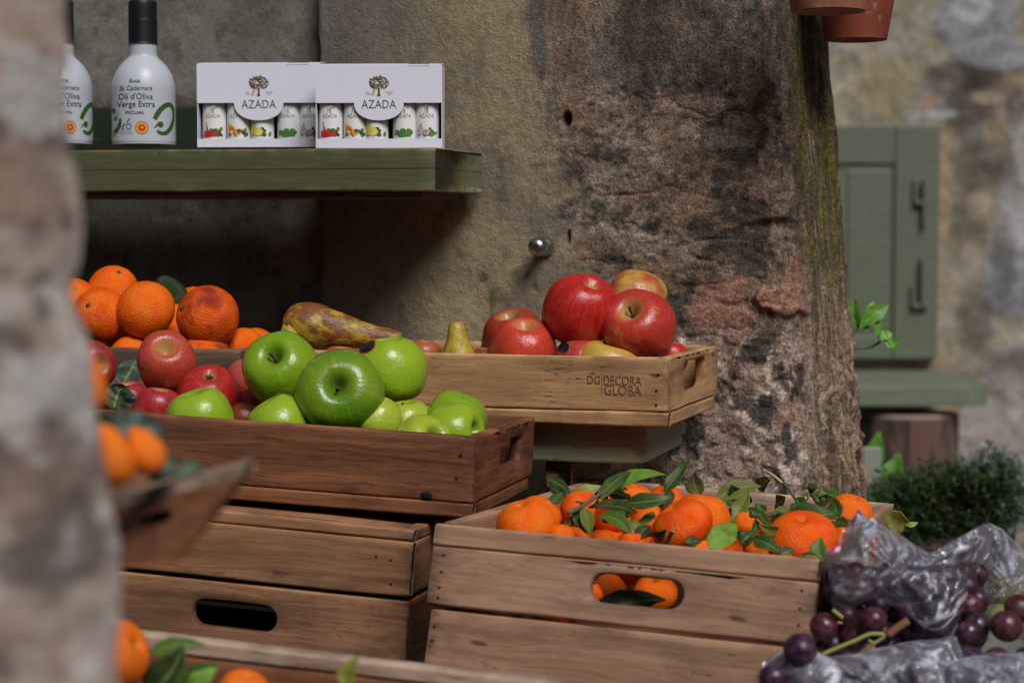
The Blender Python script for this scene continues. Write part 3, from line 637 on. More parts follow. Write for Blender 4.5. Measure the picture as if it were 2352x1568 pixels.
def skin(name, kind):
    k = NM(name); v = k.objco(); tc = k.n("TexCoord").outputs["Object"]; oi = k.n("ObjectInfo"); base = oi.outputs["Color"]; alp = oi.outputs["Alpha"]
    x, y, z = k.sep(tc)
    if kind in ('red', 'green'):
        r = k.math('ADD', k.math('SQRT', k.math('ADD', k.math('MULTIPLY', x, x), k.math('MULTIPLY', y, y))), .02)
        cv = k.n("CombineXYZ"); k.put(cv.inputs[0], k.math('DIVIDE', x, r)); k.put(cv.inputs[1], k.math('DIVIDE', y, r)); k.put(cv.inputs[2], k.math('ADD', k.math('MULTIPLY', z, .28), k.math('MULTIPLY', oi.outputs["Random"], 31)))
        streak = k.noise(cv.outputs[0], 7, 5, .65); low = k.noise(v, .75, 2, .5)
        cav = k.math('MAXIMUM', k.math('MULTIPLY', k.ramp(r, .12, .52, 1, 0), k.ramp(z, 0, .4)), k.math('MULTIPLY', k.ramp(r, .08, .34, .8, 0), k.ramp(z, 0, -.3, 0, 1)))
        sp = k.ramp(k.vor(v, 11), .05, .10, 1, 0); fine = k.noise(v, 16, 4, .6)
        if kind == 'red':
            yel = (.56, .36, .055); org = (.50, .16, .03)
            c = k.mix(k.ramp(streak, .38, .75, 0, .45), base, k.mix(.5, base, org))
            c = k.mix(k.math('MULTIPLY', k.ramp(fine, .5, .8, 0, .5), 1.0), c, k.mix(.5, base, (.6, .25, .1)))
            pt = k.ramp(k.math('ADD', k.math('ADD', low, k.math('MULTIPLY', streak, .25)), k.math('MULTIPLY', alp, .5)), .86, 1.05)
            c = k.mix(pt, c, yel); c = k.mix(k.math('MULTIPLY', cav, .8), c, (.50, .33, .10))
            spm = k.math('MULTIPLY', sp, k.ramp(k.noise(v, 5, 2), .35, .6)); c = k.mix(k.math('MULTIPLY', spm, .75), c, (.75, .50, .26)); c = k.mix(k.ramp(k.noise(v, 2.6, 5, .7), .55, .75, 0, .5), c, k.mix(.6, base, (.10, .02, .02))); k.set(Roughness=k.ramp(fine, .3, .7, .26, .40))
        else:
            c = k.mix(k.ramp(low, .35, .65, 0, .32), base, (.36, .43, .02)); c = k.mix(k.ramp(streak, .5, .75, 0, .3), c, (.42, .50, .08))
            c = k.mix(k.math('MULTIPLY', cav, .5), c, (.075, .15, .012)); c = k.mix(k.ramp(k.noise(v, 5, 5, .7), .5, .75, 0, .3), c, k.mix(.6, base, (.10, .16, .01))); c = k.mix(k.math('MULTIPLY', sp, .8), c, (.58, .64, .30)); c = k.mix(k.ramp(k.vor(v, 26), .05, .12, .45, 0), c, (.45, .52, .18)); c = k.mix(k.math('MULTIPLY', k.ramp(k.noise(v, 3.1, 5, .75), .66, .72), .6), c, (.22, .16, .04))
            rus = k.math('MULTIPLY', k.ramp(k.noise(v, 2.3, 5, .7), .58, .72), alp); c = k.mix(rus, c, (.33, .18, .03)); k.set(Roughness=.25)
        k.p.inputs["Coat Weight"].default_value = .08 if kind == 'red' else .16; k.p.inputs["Coat Roughness"].default_value = .12
        k.bump(k.math('ADD', k.noise(v, 2.2, 3), k.math('MULTIPLY', fine, .3)), .12, .03)
    elif kind == 'orange':
        low = k.noise(v, 1.1, 3); c = k.mix(k.ramp(low, .42, .72, 0, .8), base, k.mix(.75, base, (.33, .025, .008)))
        bv_ = k.mix(k.ramp(k.noise(v, 1.6, 4, .6), .38, .66), k.mix(.45, base, (1.0, .24, .004)), base); c2 = k.mix(k.math('MULTIPLY', alp, 1.0), bv_, c); c2 = k.mix(k.math('MULTIPLY', k.ramp(k.noise(v, 4.5, 5, .75), .66, .72), .6), c2, (.35, .12, .03))
        red = k.math('MULTIPLY', k.ramp(k.noise(tc, .9, 4, .6), .45, .66), alp); c2 = k.mix(red, c2, (.20, .012, .010))
        pore = k.vor(v, 24); c2 = k.mix(k.ramp(k.noise(v, 30, 3, .8), .68, .76, 0, .4), c2, (.22, .07, .02)); c2 = k.mix(k.ramp(pore, .05, .28, .28, 0), c2, k.mix(.5, base, (.4, .05, .005)))
        tp = k.math('MULTIPLY', k.ramp(k.math('SQRT', k.math('ADD', k.math('MULTIPLY', x, x), k.math('MULTIPLY', y, y))), .05, .2, .5, 0), k.ramp(z, 0, .4)); c2 = k.mix(tp, c2, (.45, .25, .02))
        k.p.inputs['Specular IOR Level'].default_value = .28; k.set(Base_Color=c2, Roughness=.42); k.bump(k.math('ADD', k.math('MULTIPLY', pore, 1.0), k.math('MULTIPLY', k.noise(v, 11, 3), .8)), .34, .035); return k.m
    elif kind == 'pear':
        l = k.noise(v, 1.6, 4, .65); c = k.mix(k.math('MULTIPLY', k.ramp(l, .38, .56), alp), base, (.20, .066, .016)); c = k.mix(k.ramp(k.noise(v, 3.2, 5, .7), .55, .68, 0, .55), c, (.10, .034, .012)); c = k.mix(k.ramp(k.noise(v, 14, 4, .7), .55, .72, 0, .5), c, (.12, .09, .015))
        k.set(Roughness=.42); k.bump(k.noise(v, 7, 4), .15, .05)
    elif kind == 'avocado':
        n_ = k.noise(v, 16, 4); c = k.mix(k.ramp(n_, .4, .7), base, (.035, .07, .012)); k.set(Roughness=.45); k.bump(k.vor(v, 16), .4, .05)
    elif kind == 'grape':
        n_ = k.noise(v, 2, 4, .7); c = k.mix(k.ramp(n_, .4, .65, 0, .35), base, (.13, .08, .12)); k.set(Roughness=k.ramp(n_, .3, .7, .22, .5)); k.p.inputs["Subsurface Weight"].default_value = 0.0
    k.set(Base_Color=c); return k.m
SK = {q: skin(q + "_skin", q) for q in ('red', 'green', 'orange', 'pear', 'avocado', 'grape')}
STEM = plain("brown_fruit_stalk", (.07, .045, .025), .8); CALYX = plain("green_calyx", (.10, .13, .045), .7); CALYXB = plain("dry_calyx", (.05, .035, .02), .9)
STICK = plain("black_fruit_sticker", (.01, .01, .012), .3); STICKR = plain("red_sticker_edge", (.45, .02, .02), .3); STICKW = plain("grey_sticker_edge", (.13, .12, .09), .4)
def star_calyx(n, r, h, seed):
    V = [(0, 0, h * .4)]; f = []; rr = random.Random(seed)
    for k in range(2 * n):
        a = math.pi * k / n; q = r * (1 if k % 2 == 0 else .5) * rr.uniform(.85, 1.15); V.append((q * math.cos(a), q * math.sin(a), h * rr.uniform(.0, .9) if k % 2 == 0 else 0))
    for k in range(2 * n): f.append((0, 1 + k, 1 + (k + 1) % (2 * n)))
    return mesh("calyx", V, f, False)
_fs = [0]; CUR = None
def inv(loc, rot): return (Matrix.Translation(loc) @ Euler(rot).to_matrix().to_4x4()).inverted()
def fruit(name, kind, mat, label, cat, group, px, py, r, D, axis, col, alpha=0.0, squash=1.0, stem=None, spin=None):
    _fs[0] += 1; s = _fs[0]
    if CUR is not None and py < CUR[2]:
        while (CUR[0] @ P(px, py, D)).y - r * D / F * .97 < CUR[1] + .001: D += .002
    c = P(px, py, D); rad = r * D / F
    q = VW(*axis).to_track_quat('Z', 'Y') @ Euler((0, 0, spin if spin is not None else s * 2.4)).to_quaternion()
    o = obj(name, fruit_mesh(kind, s), SK[mat], None, c, None, (rad, rad, rad * squash)); o.rotation_euler = q.to_euler(); o.color = (*col, alpha)
    tag(o, label, cat, group)
    if stem == 'stalk':
        v, f = tube([(0, 0, .50), (.015, .01, .66), (.05, .02, .83), (.085, .015, .90)], [.055, .034, .036, .055], 8, 9); obj("stalk", mesh("stalk", v, f), STEM, o)
    elif stem == 'tip':
        v, f = tube([(0, 0, 2.25), (.03, .01, 2.42), (.06, .0, 2.52)], [.07, .05, .06], 8, 6); obj("stalk", mesh("stalk", v, f), STEM, o)
    elif stem == 'eye':
        obj("calyx", star_calyx(5, .16, .16, s), CALYXB, o, (0, 0, -.70), (math.pi, 0, 0))
    elif stem == 'button':
        z = .905 if kind == 'orange' else .61
        obj("calyx", star_calyx(5, .135, .035, s), CALYX, o, (0, 0, z + .02)); v, f = tube([(0, 0, z), (0, 0, z + .055)], [.075, .06], 10); obj("stalk_scar", mesh("scar", v, f), CALYXB, o)
    return o
def sticker(fr_, px, py, rpx, D, edge, asp=.72, tilt=.5):
    """oval label pressed onto a fruit's skin, found by a ray from the given direction"""
    bpy.context.view_layer.update(); mi = fr_.matrix_world.inverted(); me = fr_.data
    from mathutils.bvhtree import BVHTree
    bvh = BVHTree.FromPolygons([v.co for v in me.vertices], [p.vertices[:] for p in me.polygons])
    def on(x, y):
        o_ = mi @ CAM; d = (mi @ (CAM + ray(x, y) * 3)) - o_
        h = bvh.ray_cast(o_, d.normalized()); return h
    for nm, k, mt, lift in (("sticker_edge", 1.0, edge, .012), ("sticker", .88, STICK, .02)):
        V, f = [], []; R, S = 5, 28; ok = True
        for i in range(R + 1):
            for j in range(S if i else 1):
                a = 2 * math.pi * j / S; x0, y0 = rpx * k * i / R * math.cos(a), rpx * asp * k * i / R * math.sin(a)
                h = on(px + x0 * math.cos(tilt) - y0 * math.sin(tilt), py - x0 * math.sin(tilt) - y0 * math.cos(tilt))
                if h[0] is None: V.append(V[-1] if V else (0, 0, 0)); continue
                V.append(tuple(h[0] + h[1] * lift))
        for j in range(S): f.append((0, 1 + j, 1 + (j + 1) % S))
        for i in range(R - 1):
            for j in range(S): a = 1 + i * S; f.append((a + j, a + S + j, a + S + (j + 1) % S, a + (j + 1) % S))
        obj(nm, mesh(nm, V, [q[::-1] for q in f]), mt, fr_)

CUR = (inv(OC, (0, 0, -.25)), .0125, 9999)
OR = (.88, .115, .001); ORd = (.80, .075, .001)
GO = "oranges in the shaded crate"
fr_o = lambda l, x, y, r, D, ax, a=0.0, st=None, c=OR: fruit("orange", 'orange', 'orange', l, "orange", GO, x, y, r, D, ax, c, a, 1.0, st)
fr_o("orange whose green button faces the camera, next to the stone jamb", 230, 722, 64, 2.27, (-.28, .33, .9), 0, 'button', ORd)
fr_o("large smooth orange in the middle of the orange heap, below the topmost one", 335, 712, 67, 2.30, (.3, -.3, -.9))
fr_o("topmost orange of the heap, its small button up near its crown", 260, 668, 60, 2.40, (.35, .75, .55), 0, 'button')
fr_o("orange half hidden behind the stone jamb beneath the topmost orange", 168, 694, 57, 2.38, (.2, .5, .8))
fr_o("blood orange flushed dark red on one cheek, with a green button", 477, 728, 74, 2.29, (-.76, .27, .60), .85, 'button')
fr_o("plain orange peeping from behind the red flushed blood orange", 448, 712, 56, 2.42, (0, .9, .3))
fr_o("brown speckled blood orange low at the crate rim under the red flushed one", 470, 822, 62, 2.28, (.1, .95, .35), .8)
fr_o("low bright orange between the button orange and a striped red apple", 300, 818, 49, 2.28, (.2, .9, .3))
fr_o("orange low at the crate's corner beside the blood orange", 562, 797, 46, 2.33, (.3, .8, .4))
fr_o("orange behind the low corner orange, almost touching the grey wall", 588, 800, 49, 2.39, (.3, .8, .1))
fr_o("small sliver of orange in the gap beneath the two biggest oranges", 412, 790, 48, 2.36, (.3, .8, .1))
fruit("avocado", 'egg', 'avocado', "dark green avocado wedged among the oranges", "avocado", None, 388, 678, 42, 2.40, (-.3, .8, .3), (.012, .030, .008), 0, 1.05)
# filling underneath, glimpsed between the upper fruit
for l, x, y, D in (("orange under the heap, in deep shade beside the avocado", 392, 742, 2.40), ("orange under the heap, in deep shade behind the button orange", 290, 768, 2.39)):
    fr_o(l, x, y, 58, D, (.1, .9, .2))

CUR = (inv(R_LOC, R_ROT), .0125, 9999)
RA = "red apples"
def ra(l, x, y, r, D, ax, c, a=0.0, st=None, sq=1.0, spin=None): return fruit("red_apple", 'apple', 'red', l, "apple", RA, x, y, r, D, ax, c, a, sq, st, spin)
cR, cD, cP, cB = (.50, .010, .014), (.27, .008, .012), (.52, .05, .035), (.24, .035, .014)
# red apples in the sandy crate
ra("dark matt red apple behind the light striped one in the sandy crate", 1184, 785, 79, 2.255, (-.2, .75, .3), (.30, .022, .016), .08)
A2 = ra("bright striped red apple with open hollow on top, against the sandy crate's front", 1203, 812, 79, 2.155, (.04, .93, .40), (.56, .035, .022), .12)
A3 = ra("shiny deep red apple on top of the sandy crate's heap", 1336, 711, 85, 2.175, (-.3, -.75, -.4), (.46, .006, .010), 0)
ra("yellow cheeked red apple at the back of the sandy crate's heap", 1462, 698, 76, 2.27, (.85, -.2, .1), (.42, .075, .035), .62)
ra("big red apple showing its stalk hollow, in the sandy crate's corner", 1468, 752, 87, 2.165, (-.32, .50, .78), (.46, .026, .020), .12, 'stalk', 1.0)
A6 = ra("red apple with a round sticker under the shiny deep red one", 1332, 832, 58, 2.165, (.3, .9, -.2), (.42, .035, .036), 0)
ra("flat yellow and red apple low at the sandy crate's front", 1396, 850, 76, 2.135, (.22, .96, .18), (.52, .12, .03), .80, None, .92)
ra("shadowed dark apple peeping from behind the shiny deep red one", 1296, 735, 52, 2.26, (0, .9, .1), cD)
ra("red apple low behind the sandy crate's end panel", 1540, 822, 40, 2.215, (.2, .9, .1), cR)
ra("small brownish apple beside the upright pear tip", 1112, 826, 30, 2.20, (0, .9, .1), cB, .1)
ra("dull red apple between the lying pear and the green apple's sticker", 782, 836, 46, 2.235, (.1, .9, .1), (.38, .09, .03), .15)
ra("dull pink apple between the stickered green apple and the upright pear", 972, 822, 44, 2.23, (.1, .9, .1), (.40, .10, .05), .1)
sticker(A6, 1294, 797, 15, 2.16, STICKW, 1.0, .6); sticker(A2, 1271, 824, 13, 2.155, STICKW, 1.0, .9)
# red apples in the dark crate
CUR = (inv(G_LOC, G_ROT), .0125, 9999)
ra("dark red apple with a shadowed hollow, next to the long orange blur", 212, 840, 58, 2.085, (.50, .05, .85), (.26, .012, .020), .05, 'eye')
ra("striped pink red apple standing upright among the leaves by the shaded crate", 383, 836, 70, 2.075, (.10, .62, .76), (.44, .045, .028), .22, None, 1.06)
ra("crimson apple showing its dry eye, above the lone green apple", 478, 910, 74, 2.045, (-.15, -.82, -.52), (.40, .006, .012), 0, 'eye')
ra("half hidden crimson apple between the two dark leaves", 294, 925, 52, 2.055, (0, .9, .2), (.32, .014, .030), 0)
ra("crimson apple low at the rim beside the crinkled leaf", 360, 944, 56, 2.005, (.2, .9, .1), (.36, .010, .022), 0)
ra("coral red apple half hidden by the green apple with the wide hollow", 577, 878, 58, 2.10, (.2, .9, .2), (.46, .07, .06), .05)
ra("brownish red apple low between two green apples at the rim", 562, 962, 40, 2.03, (.2, .9, .2), (.22, .04, .012), .1)
ra("bright red apple just above the brownish one, mostly covered", 580, 930, 40, 2.06, (.2, .9, .2), (.45, .02, .02), 0)

GA = "green apples"
def ga(l, x, y, r, D, ax, c, a=0.0, st=None, sq=1.0): return fruit("green_apple", 'apple', 'green', l, "apple", GA, x, y, r, D, ax, c, a, sq, st)
gM, gL, gY, gD_ = (.17, .31, .007), (.26, .41, .014), (.36, .44, .03), (.075, .195, .004)
ga("green apple with a wide stalk hollow, beside the coral red one", 650, 851, 87, 2.005, (-.22, .48, .84), gM, .1, 'stalk', .96)
ga("largest darkest green apple at the front with a ring of shine round its stalk", 782, 903, 98, 1.925, (-.02, .26, .96), gD_, .1, 'stalk', .90)
G3 = ga("pale green apple wearing a dark red edged sticker", 898, 850, 84, 2.035, (.1, -.92, -.1), gL, .1, None, .95)
ga("lone green apple low at the dark crate's rim among the red ones", 458, 972, 82, 1.965, (-.2, .9, .2), gL, .1, None, .98)
ga("smooth green apple half covered by the largest one at the rim", 642, 978, 76, 1.945, (-.4, .7, .1), gL, .1)
ga("pale yellow green apple squeezed beside the largest green one", 866, 968, 56, 1.945, (.6, -.6, -.4), gY, .1)
ga("pale green apple with a short dark stalk beneath the stickered one", 935, 980, 64, 1.985, (-.1, .97, .15), gY, .1, 'stalk')
ga("speckled green apple at the dark crate's inner end", 1045, 975, 78, 1.985, (.3, .85, -.2), gM, .1)
ga("bright green apple with its hollow turned to the dark crate's end panel", 1044, 992, 69, 1.94, (.90, .12, .42), gL, .1)
ga("yellowish green apple with brown russet patches at the rim", 970, 1022, 70, 1.905, (.55, .45, .65), gY, 1.0, 'stalk', .96)
sticker(G3, 844, 796, 21, 2.03, STICKR, .62, .55)

CUR = (inv(R_LOC, R_ROT), .0125, 9999)
def pear(l, x, y, r, D, ax, c, sq=1.0, st='tip', spin=None): return fruit("pear", 'pear', 'pear', l, "pear", "pears in the sandy crate", x, y, r, D, ax, c, .35 if r < 50 else 1.0, sq, st, spin)
pear("long russet brown and yellow pear lying across the sandy crate", 728, 752, 52, 2.27, (.93, -.23, .12), (.46, .30, .025), 1.62, None)
pear("yellow pear tip standing behind the green apples near the lying pear", 672, 826, 40, 2.25, (-.14, .98, .0), (.42, .34, .035), .92)
pear("upright yellow pear tip with brown freckles, alone by the sandy crate's front", 1053, 834, 45, 2.20, (-.02, .99, .05), (.50, .38, .03), .92, None)
fruit("pear", 'egg', 'pear', "small yellow fruit wedged behind the stickered green apple", "pear", "pears in the sandy crate", 945, 828, 26, 2.22, (.2, .9, .1), (.42, .32, .03))

# mandarins
Mm = Matrix.Translation(M_LOC) @ Euler(M_ROT).to_matrix().to_4x4(); Mn = (Mm.to_3x3() @ Vector((0, 0, 1))).normalized()
def mD(px, py, h=0.0): return depth(hit(px, py, M_LOC + Mn * h, Mn))
CUR = (inv(M_LOC, M_ROT), .014, 1300)
GM = "mandarins in the grey brown crate"
def man(l, x, y, r, ax, c=(.84, .175, .008), D=None, st=None, sq=1.0, h=0.0): return fruit("mandarin", 'mandarin', 'orange', l, "mandarin", GM, x, y, r, D or mD(x, y, h), ax, c, .0, sq, st)
mo, mr = (.93, .125, .001), (.90, .072, .001)
man("mandarin at the crate's front rim closest to the dark apple crate", 1208, 1205, 70, (-.25, .85, .2), mo, 1.775)
man("mandarin behind the front one, nearly under the dark apple crate", 1240, 1184, 52, (.5, .75, .1), mo, 1.87)
man("shiny reddish mandarin under the cut twig", 1340, 1172, 54, (.2, .9, .2), mr, 1.90)
man("mandarin behind the bright light green leaf", 1455, 1148, 47, (.1, .9, .1), mo, 2.0)
man("mandarin behind the tall dark leaf at the back", 1530, 1150, 44, (.1, .9, .1), mr, 2.03)
man("large pitted mandarin behind the smooth egg shaped one", 1612, 1190, 67, (.15, .96, -.05), mo, 1.845, None, 1.08)
man("smooth reddish egg shaped mandarin at the rim with a cut stub", 1567, 1207, 74, (-.5, .82, .1), mr, 1.765, None, .92)
man("mandarin glowing between the dark leaves in the middle", 1490, 1190, 46, (.1, .9, .1), mo, 1.88)
man("shaded mandarin under the crossing leaves by the cut twig", 1405, 1190, 44, (.1, .9, .1), mr, 1.87)
man("mandarin next to the folded olive leaves", 1716, 1198, 40, (.1, .9, .2), mo, 1.88)
man("mandarin under the long bare twig", 1778, 1206, 42, (.1, .9, .2), mo, 1.89)
man("big dimpled mandarin at the rim, wrapped in dark leaves", 1844, 1236, 83, (-.06, .93, .36), mr, 1.755, None, .86)
man("large bright mandarin at the back corner of the crate, above the bags", 1952, 1182, 54, (.2, .9, .2), mo, 1.94, None, 1.1)
man("small piece of mandarin low at the rim by the dark bud", 1742, 1258, 36, (.1, .9, .2), mo, 1.76)
man("mandarin behind the big dimpled one", 1915, 1222, 42, (.1, .9, .2), mr, 1.83)
man("mandarin low at the rim behind the pale spotted leaf", 1452, 1245, 34, (.1, .9, .2), mr, 1.765)
man("small mandarin low at the rim in front of the shiny reddish one", 1290, 1228, 30, (.1, .9, .2), mo, 1.765)
man("red mandarin seen through the hand hole", 1338, 1366, 50, (.5, .7, .4), mr, 1.79, None)
man("bright mandarin deep inside the hand hole", 1400, 1340, 46, (.2, .8, .4), mo, 1.85)
man("round mandarin at the far end of the hand hole", 1505, 1362, 52, (-.2, .8, .4), mo, 1.78)
man("mandarin glimpsed in the gap between the two front boards", 1275, 1405, 52, (-.2, .8, .4), mr, 1.80)

CUR = None
hid = "mandarin mostly hidden beneath the top layer of the mandarin heap"
rh = random.Random(3)
for xx in np.linspace(-ML + .04, -.04, 9):
    for yy in (.045, .095, .15, .21, .28, .35, .42):
        if yy < .12 and -.27 < xx < -.08: continue
        p = Mm @ Vector((xx + rh.uniform(-.012, .012) + (.018 if int(yy * 100) % 2 else 0), yy + rh.uniform(-.008, .008), -.034 + rh.uniform(-.008, .006) - .0 * yy)); dd = depth(p); v_ = p - CAM
        CUR = None; man(hid, 1176 + v_.dot(RT) / dd * F, 784 - v_.dot(UP) / dd * F, .0265 / dd * F, (rh.uniform(-1, 1), rh.uniform(-.2, 1), rh.uniform(-1, 1)), mr if rh.random() < .5 else mo, dd)
# carrots and the blurred fruit in front
def tf(l, x, y, r, D, ax, sq): return fruit("mandarin", 'egg', 'orange', l, "mandarin", "blurred mandarins beside the jamb", x, y, r, D, ax, (.93, .19, .015), 0, sq)
tf("long orange blur of a mandarin emerging above, hugging the stone jamb", 186, 850, 46, 1.02, (-.38, .92, .1), 2.1)
tf("paler blurred mandarin in the tilted crate, touching the stone jamb", 256, 1046, 50, 1.00, (-.28, .95, .25), 1.4)
tf("redder blurred mandarin in the tilted crate, beside the paler one", 334, 1036, 43, 1.015, (-.45, .88, .2), 1.3)
def bo(l, x, y, r, D, ax=(.2, .9, .3)): return fruit("mandarin", 'mandarin', 'orange', l, "mandarin", "blurred mandarins low in front", x, y, r, D, ax, (.85, .155, .012), 0, 1.0)
bo("blurred mandarin against the foot of the stone jamb", 268, 1500, 84, 1.33, (.8, .4, .3)); bo("blurred mandarin at the bottom edge among the low leaves", 560, 1590, 62, 1.33)

# ------------------------------------------------------------------ leaves and twigs
def leafmat(name, c, under):
    k = NM(name); v = k.objco(); n_ = k.noise(v, 90, 4, .6); oi = k.n("ObjectInfo")
    b = k.mix(k.ramp(n_, .35, .7), oi.outputs["Color"], k.mix(.5, oi.outputs["Color"], under)); sp = k.ramp(k.noise(v, 260, 3, .7), .70, .76, 0, .6); b = k.mix(sp, b, (.05, .03, .01)); uv = k.sep(k.n("Attribute", attribute_name="Col").outputs["Color"])
    sv_ = k.math('SINE', k.math('MULTIPLY', k.math('SUBTRACT', k.math('MULTIPLY', uv[1], 13.0), k.math('MULTIPLY', uv[0], 2.2)), 6.283)); vein = k.math('MAXIMUM', k.ramp(uv[0], .03, .11, .75, 0), k.math('MULTIPLY', k.ramp(sv_, .80, 1.0), .35)); b = k.mix(vein, b, k.mix(.55, b, (.30, .34, .10)))
    blot = k.ramp(k.noise(v, 45, 3, .6), .52, .68, 0, .5); b = k.mix(blot, b, k.mix(.6, b, (.13, .12, .02)))
    k.set(Base_Color=b, Roughness=.46); k.bump(k.noise(v, 300, 3), .2, .001); k.p.inputs["Specular IOR Level"].default_value = .28; return k.m
LEAF = leafmat("citrus_leaf", (.03, .07, .015), (.06, .10, .02)); TWIG = plain("green_twig", (.06, .10, .03), .6); TWIGD = plain("grey_twig", (.10, .10, .07), .7); STRAW = plain("dry_straw_stalk", (.42, .36, .18), .6); CUT = plain("pale_cut_wood", (.45, .38, .2), .8)
def leaf_data(b, t, wd, roll, curl, fold, shape=.45, seed=0, crinkle=0.0):
    """leaf between two points, width wd; roll about its length (0 = face to viewer)"""
    b, t = Vector(b), Vector(t); ax = (t - b); L = ax.length; ax.normalize(); vw = (CAM - b).normalized(); sdv = ax.cross(vw).normalized(); nr = sdv.cross(ax).normalized()
    sdv, nr = sdv * math.cos(roll) + nr * math.sin(roll), nr * math.cos(roll) - sdv * math.sin(roll); NU, NV = 22, 9; V = []
    gs, ga_ = np.meshgrid(np.linspace(0, 1, NU), np.linspace(-1, 1, NV), indexing='ij'); EE = fbm(np.stack([gs * 5 + seed * 3.1, ga_ * 1.3, gs * 0 + seed], -1), 700, 3) - .5
    tw, bd = .9 * math.sin(seed * 5.7 + 1), .10 * math.sin(seed * 3.9); sd0, nr0 = sdv, nr; curl = curl + .10 * math.sin(seed * 3.3)
    for i in range(NU):
        s = i / (NU - 1); an = tw * (s - .4); sdv, nr = sd0 * math.cos(an) + nr0 * math.sin(an), nr0 * math.cos(an) - sd0 * math.sin(an); ww = wd * .5 * (math.sin(math.pi * s ** (.8 if shape < .5 else 1.15)) ** .85 * (1 - .25 * s) + .012) * 1.12
        for j in range(NV):
            a = (j / (NV - 1)) * 2 - 1; e = float(EE[i, j])
            edge = 1 + .12 * math.sin(s * 17 + seed) * abs(a) * .4
            p = b + ax * (s * L) + sd0 * (bd * L * 4 * s * (1 - s)) + sdv * (a * ww * edge) + nr * (abs(a) * ww * fold + curl * L * 4 * s * (1 - s) * .5 - curl * L * .3 * s + e * (.10 + crinkle) * wd - (1 - min(1, abs(a) * 6)) * wd * .012)
            V.append(p)
    return V, grid_faces(NU, NV)
LUV = np.stack([np.tile(abs(np.linspace(-1, 1, 9)), 22), np.repeat(np.linspace(0, 1, 22), 9), np.tile(np.linspace(-1, 1, 9) > 0, 22)], -1).astype(float)
LC = {'d': (.022, .060, .008), 'm': (.060, .140, .016), 'b': (.16, .30, .035), 'o': (.13, .145, .020), 'y': (.28, .28, .05), 'k': (.014, .028, .006), 'r': (.075, .045, .012)}
def leaf_part(parent, base, A, B, wpx, c, D, DT=None, roll=0.3, curl=.15, fold=.25, seed=0, name="leaf"):
    b = P(*A, D); t = P(*B, DT or D); V, f = leaf_data(b, t, wpx * D / F, roll, curl, fold, .45, seed)
    m = mesh(name, [p - base for p in V], f, True, LUV); o = obj(name, m, LEAF, parent); o.color = (*LC[c], 1)
    sm = o.modifiers.new("thickness", 'SOLIDIFY'); sm.thickness = .0005; return o
def z3(x, y): return (1091 + .2563 * x, 918.6 + .2563 * y)
def z4(x, y): return (1607.8 + .2563 * x, 976 + .2563 * y)
def stick(parent, base, pts, Ds, rad, mat, name="stem"):
    p3 = [P(x, y, d) - base for (x, y), d in zip(pts, Ds)]; v, f = tube(p3, rad, 8, 4 * len(p3)); return obj(name, mesh(name, v, f), mat, parent)
b0 = P(*z3(1060, 900), 1.79)
sA = thing("mandarin_sprig", "leafy mandarin sprig with a cut grey twig end lying over the shiny reddish mandarin", "sprig", b0, None, "leafy sprigs")
stick(sA, b0, [z3(835, 1012), z3(960, 950), z3(1060, 882), z3(1130, 835)], [1.76, 1.775, 1.79, 1.80], [.0022, .0019, .0017], TWIGD); stick(sA, b0, [z3(1000, 925), z3(940, 915), z3(905, 905)], [1.78, 1.775, 1.77], [.0013, .0009], TWIG, "side_shoot")
for i, (A, B, wp, c, D, DT, ro, cu) in enumerate([((1095, 880), (1415, 610), 34, 'd', 1.80, 1.84, .45, .12), ((1205, 790), (1702, 655), 38, 'b', 1.84, 1.82, .7, .10), ((1360, 920), (1778, 850), 42, 'd', 1.81, 1.80, .55, .2), ((1050, 950), (1445, 1000), 40, 'k', 1.80, 1.78, .9, .1), ((985, 965), (1040, 1205), 33, 'o', 1.775, 1.75, .2, -.1), ((905, 985), (975, 1165), 26, 'd', 1.78, 1.765, .4, .1), ((1100, 1040), (1405, 1195), 42, 'm', 1.785, 1.755, .65, .12), ((905, 1055), (770, 1170), 24, 'm', 1.78, 1.765, .7, .1), ((1270, 985), (1292, 1100), 30, 'd', 1.79, 1.77, .2, .1), ((1190, 820), (1380, 880), 34, 'k', 1.85, 1.86, .5, .1)]):
    leaf_part(sA, b0, z3(*A), z3(*B), wp, c, D, DT, ro, cu, .25, i)
b1 = P(*z4(760, 810), 1.80)
sB = thing("mandarin_sprig", "long bare mandarin twig with dark leaves lying across the big dimpled mandarin", "sprig", b1, None, "leafy sprigs")
stick(sB, b1, [z4(460, 800), z4(560, 815), z4(680, 792), z4(770, 812), z4(880, 842), z4(1010, 832), z4(1220, 832), z4(1375, 862)], [1.79, 1.80, 1.81, 1.80, 1.80, 1.80, 1.82, 1.83], [.0030, .0026, .0024, .0018, .0013, .0011], TWIG)
for i, (A, B, wp, c, D, DT, ro, cu) in enumerate([((800, 806), (1240, 785), 56, 'd', 1.785, 1.77, .35, .15), ((1235, 835), (1190, 645), 34, 'd', 1.83, 1.85, .3, .1), ((760, 812), (965, 890), 30, 'm', 1.785, 1.765, .7, .2), ((1010, 850), (1120, 905), 34, 'm', 1.78, 1.755, .2, .1), ((1195, 865), (1330, 905), 30, 'd', 1.81, 1.79, .5, .1)]):
    leaf_part(sB, b1, z4(*A), z4(*B), wp, c, D, DT, ro, cu, .2, 20 + i)
b2 = P(*z4(870, 690), 1.84)
sC = thing("mandarin_sprig", "thin green stalk bent over into a dry straw coloured tip above the crate", "sprig", b2, None, "leafy sprigs")
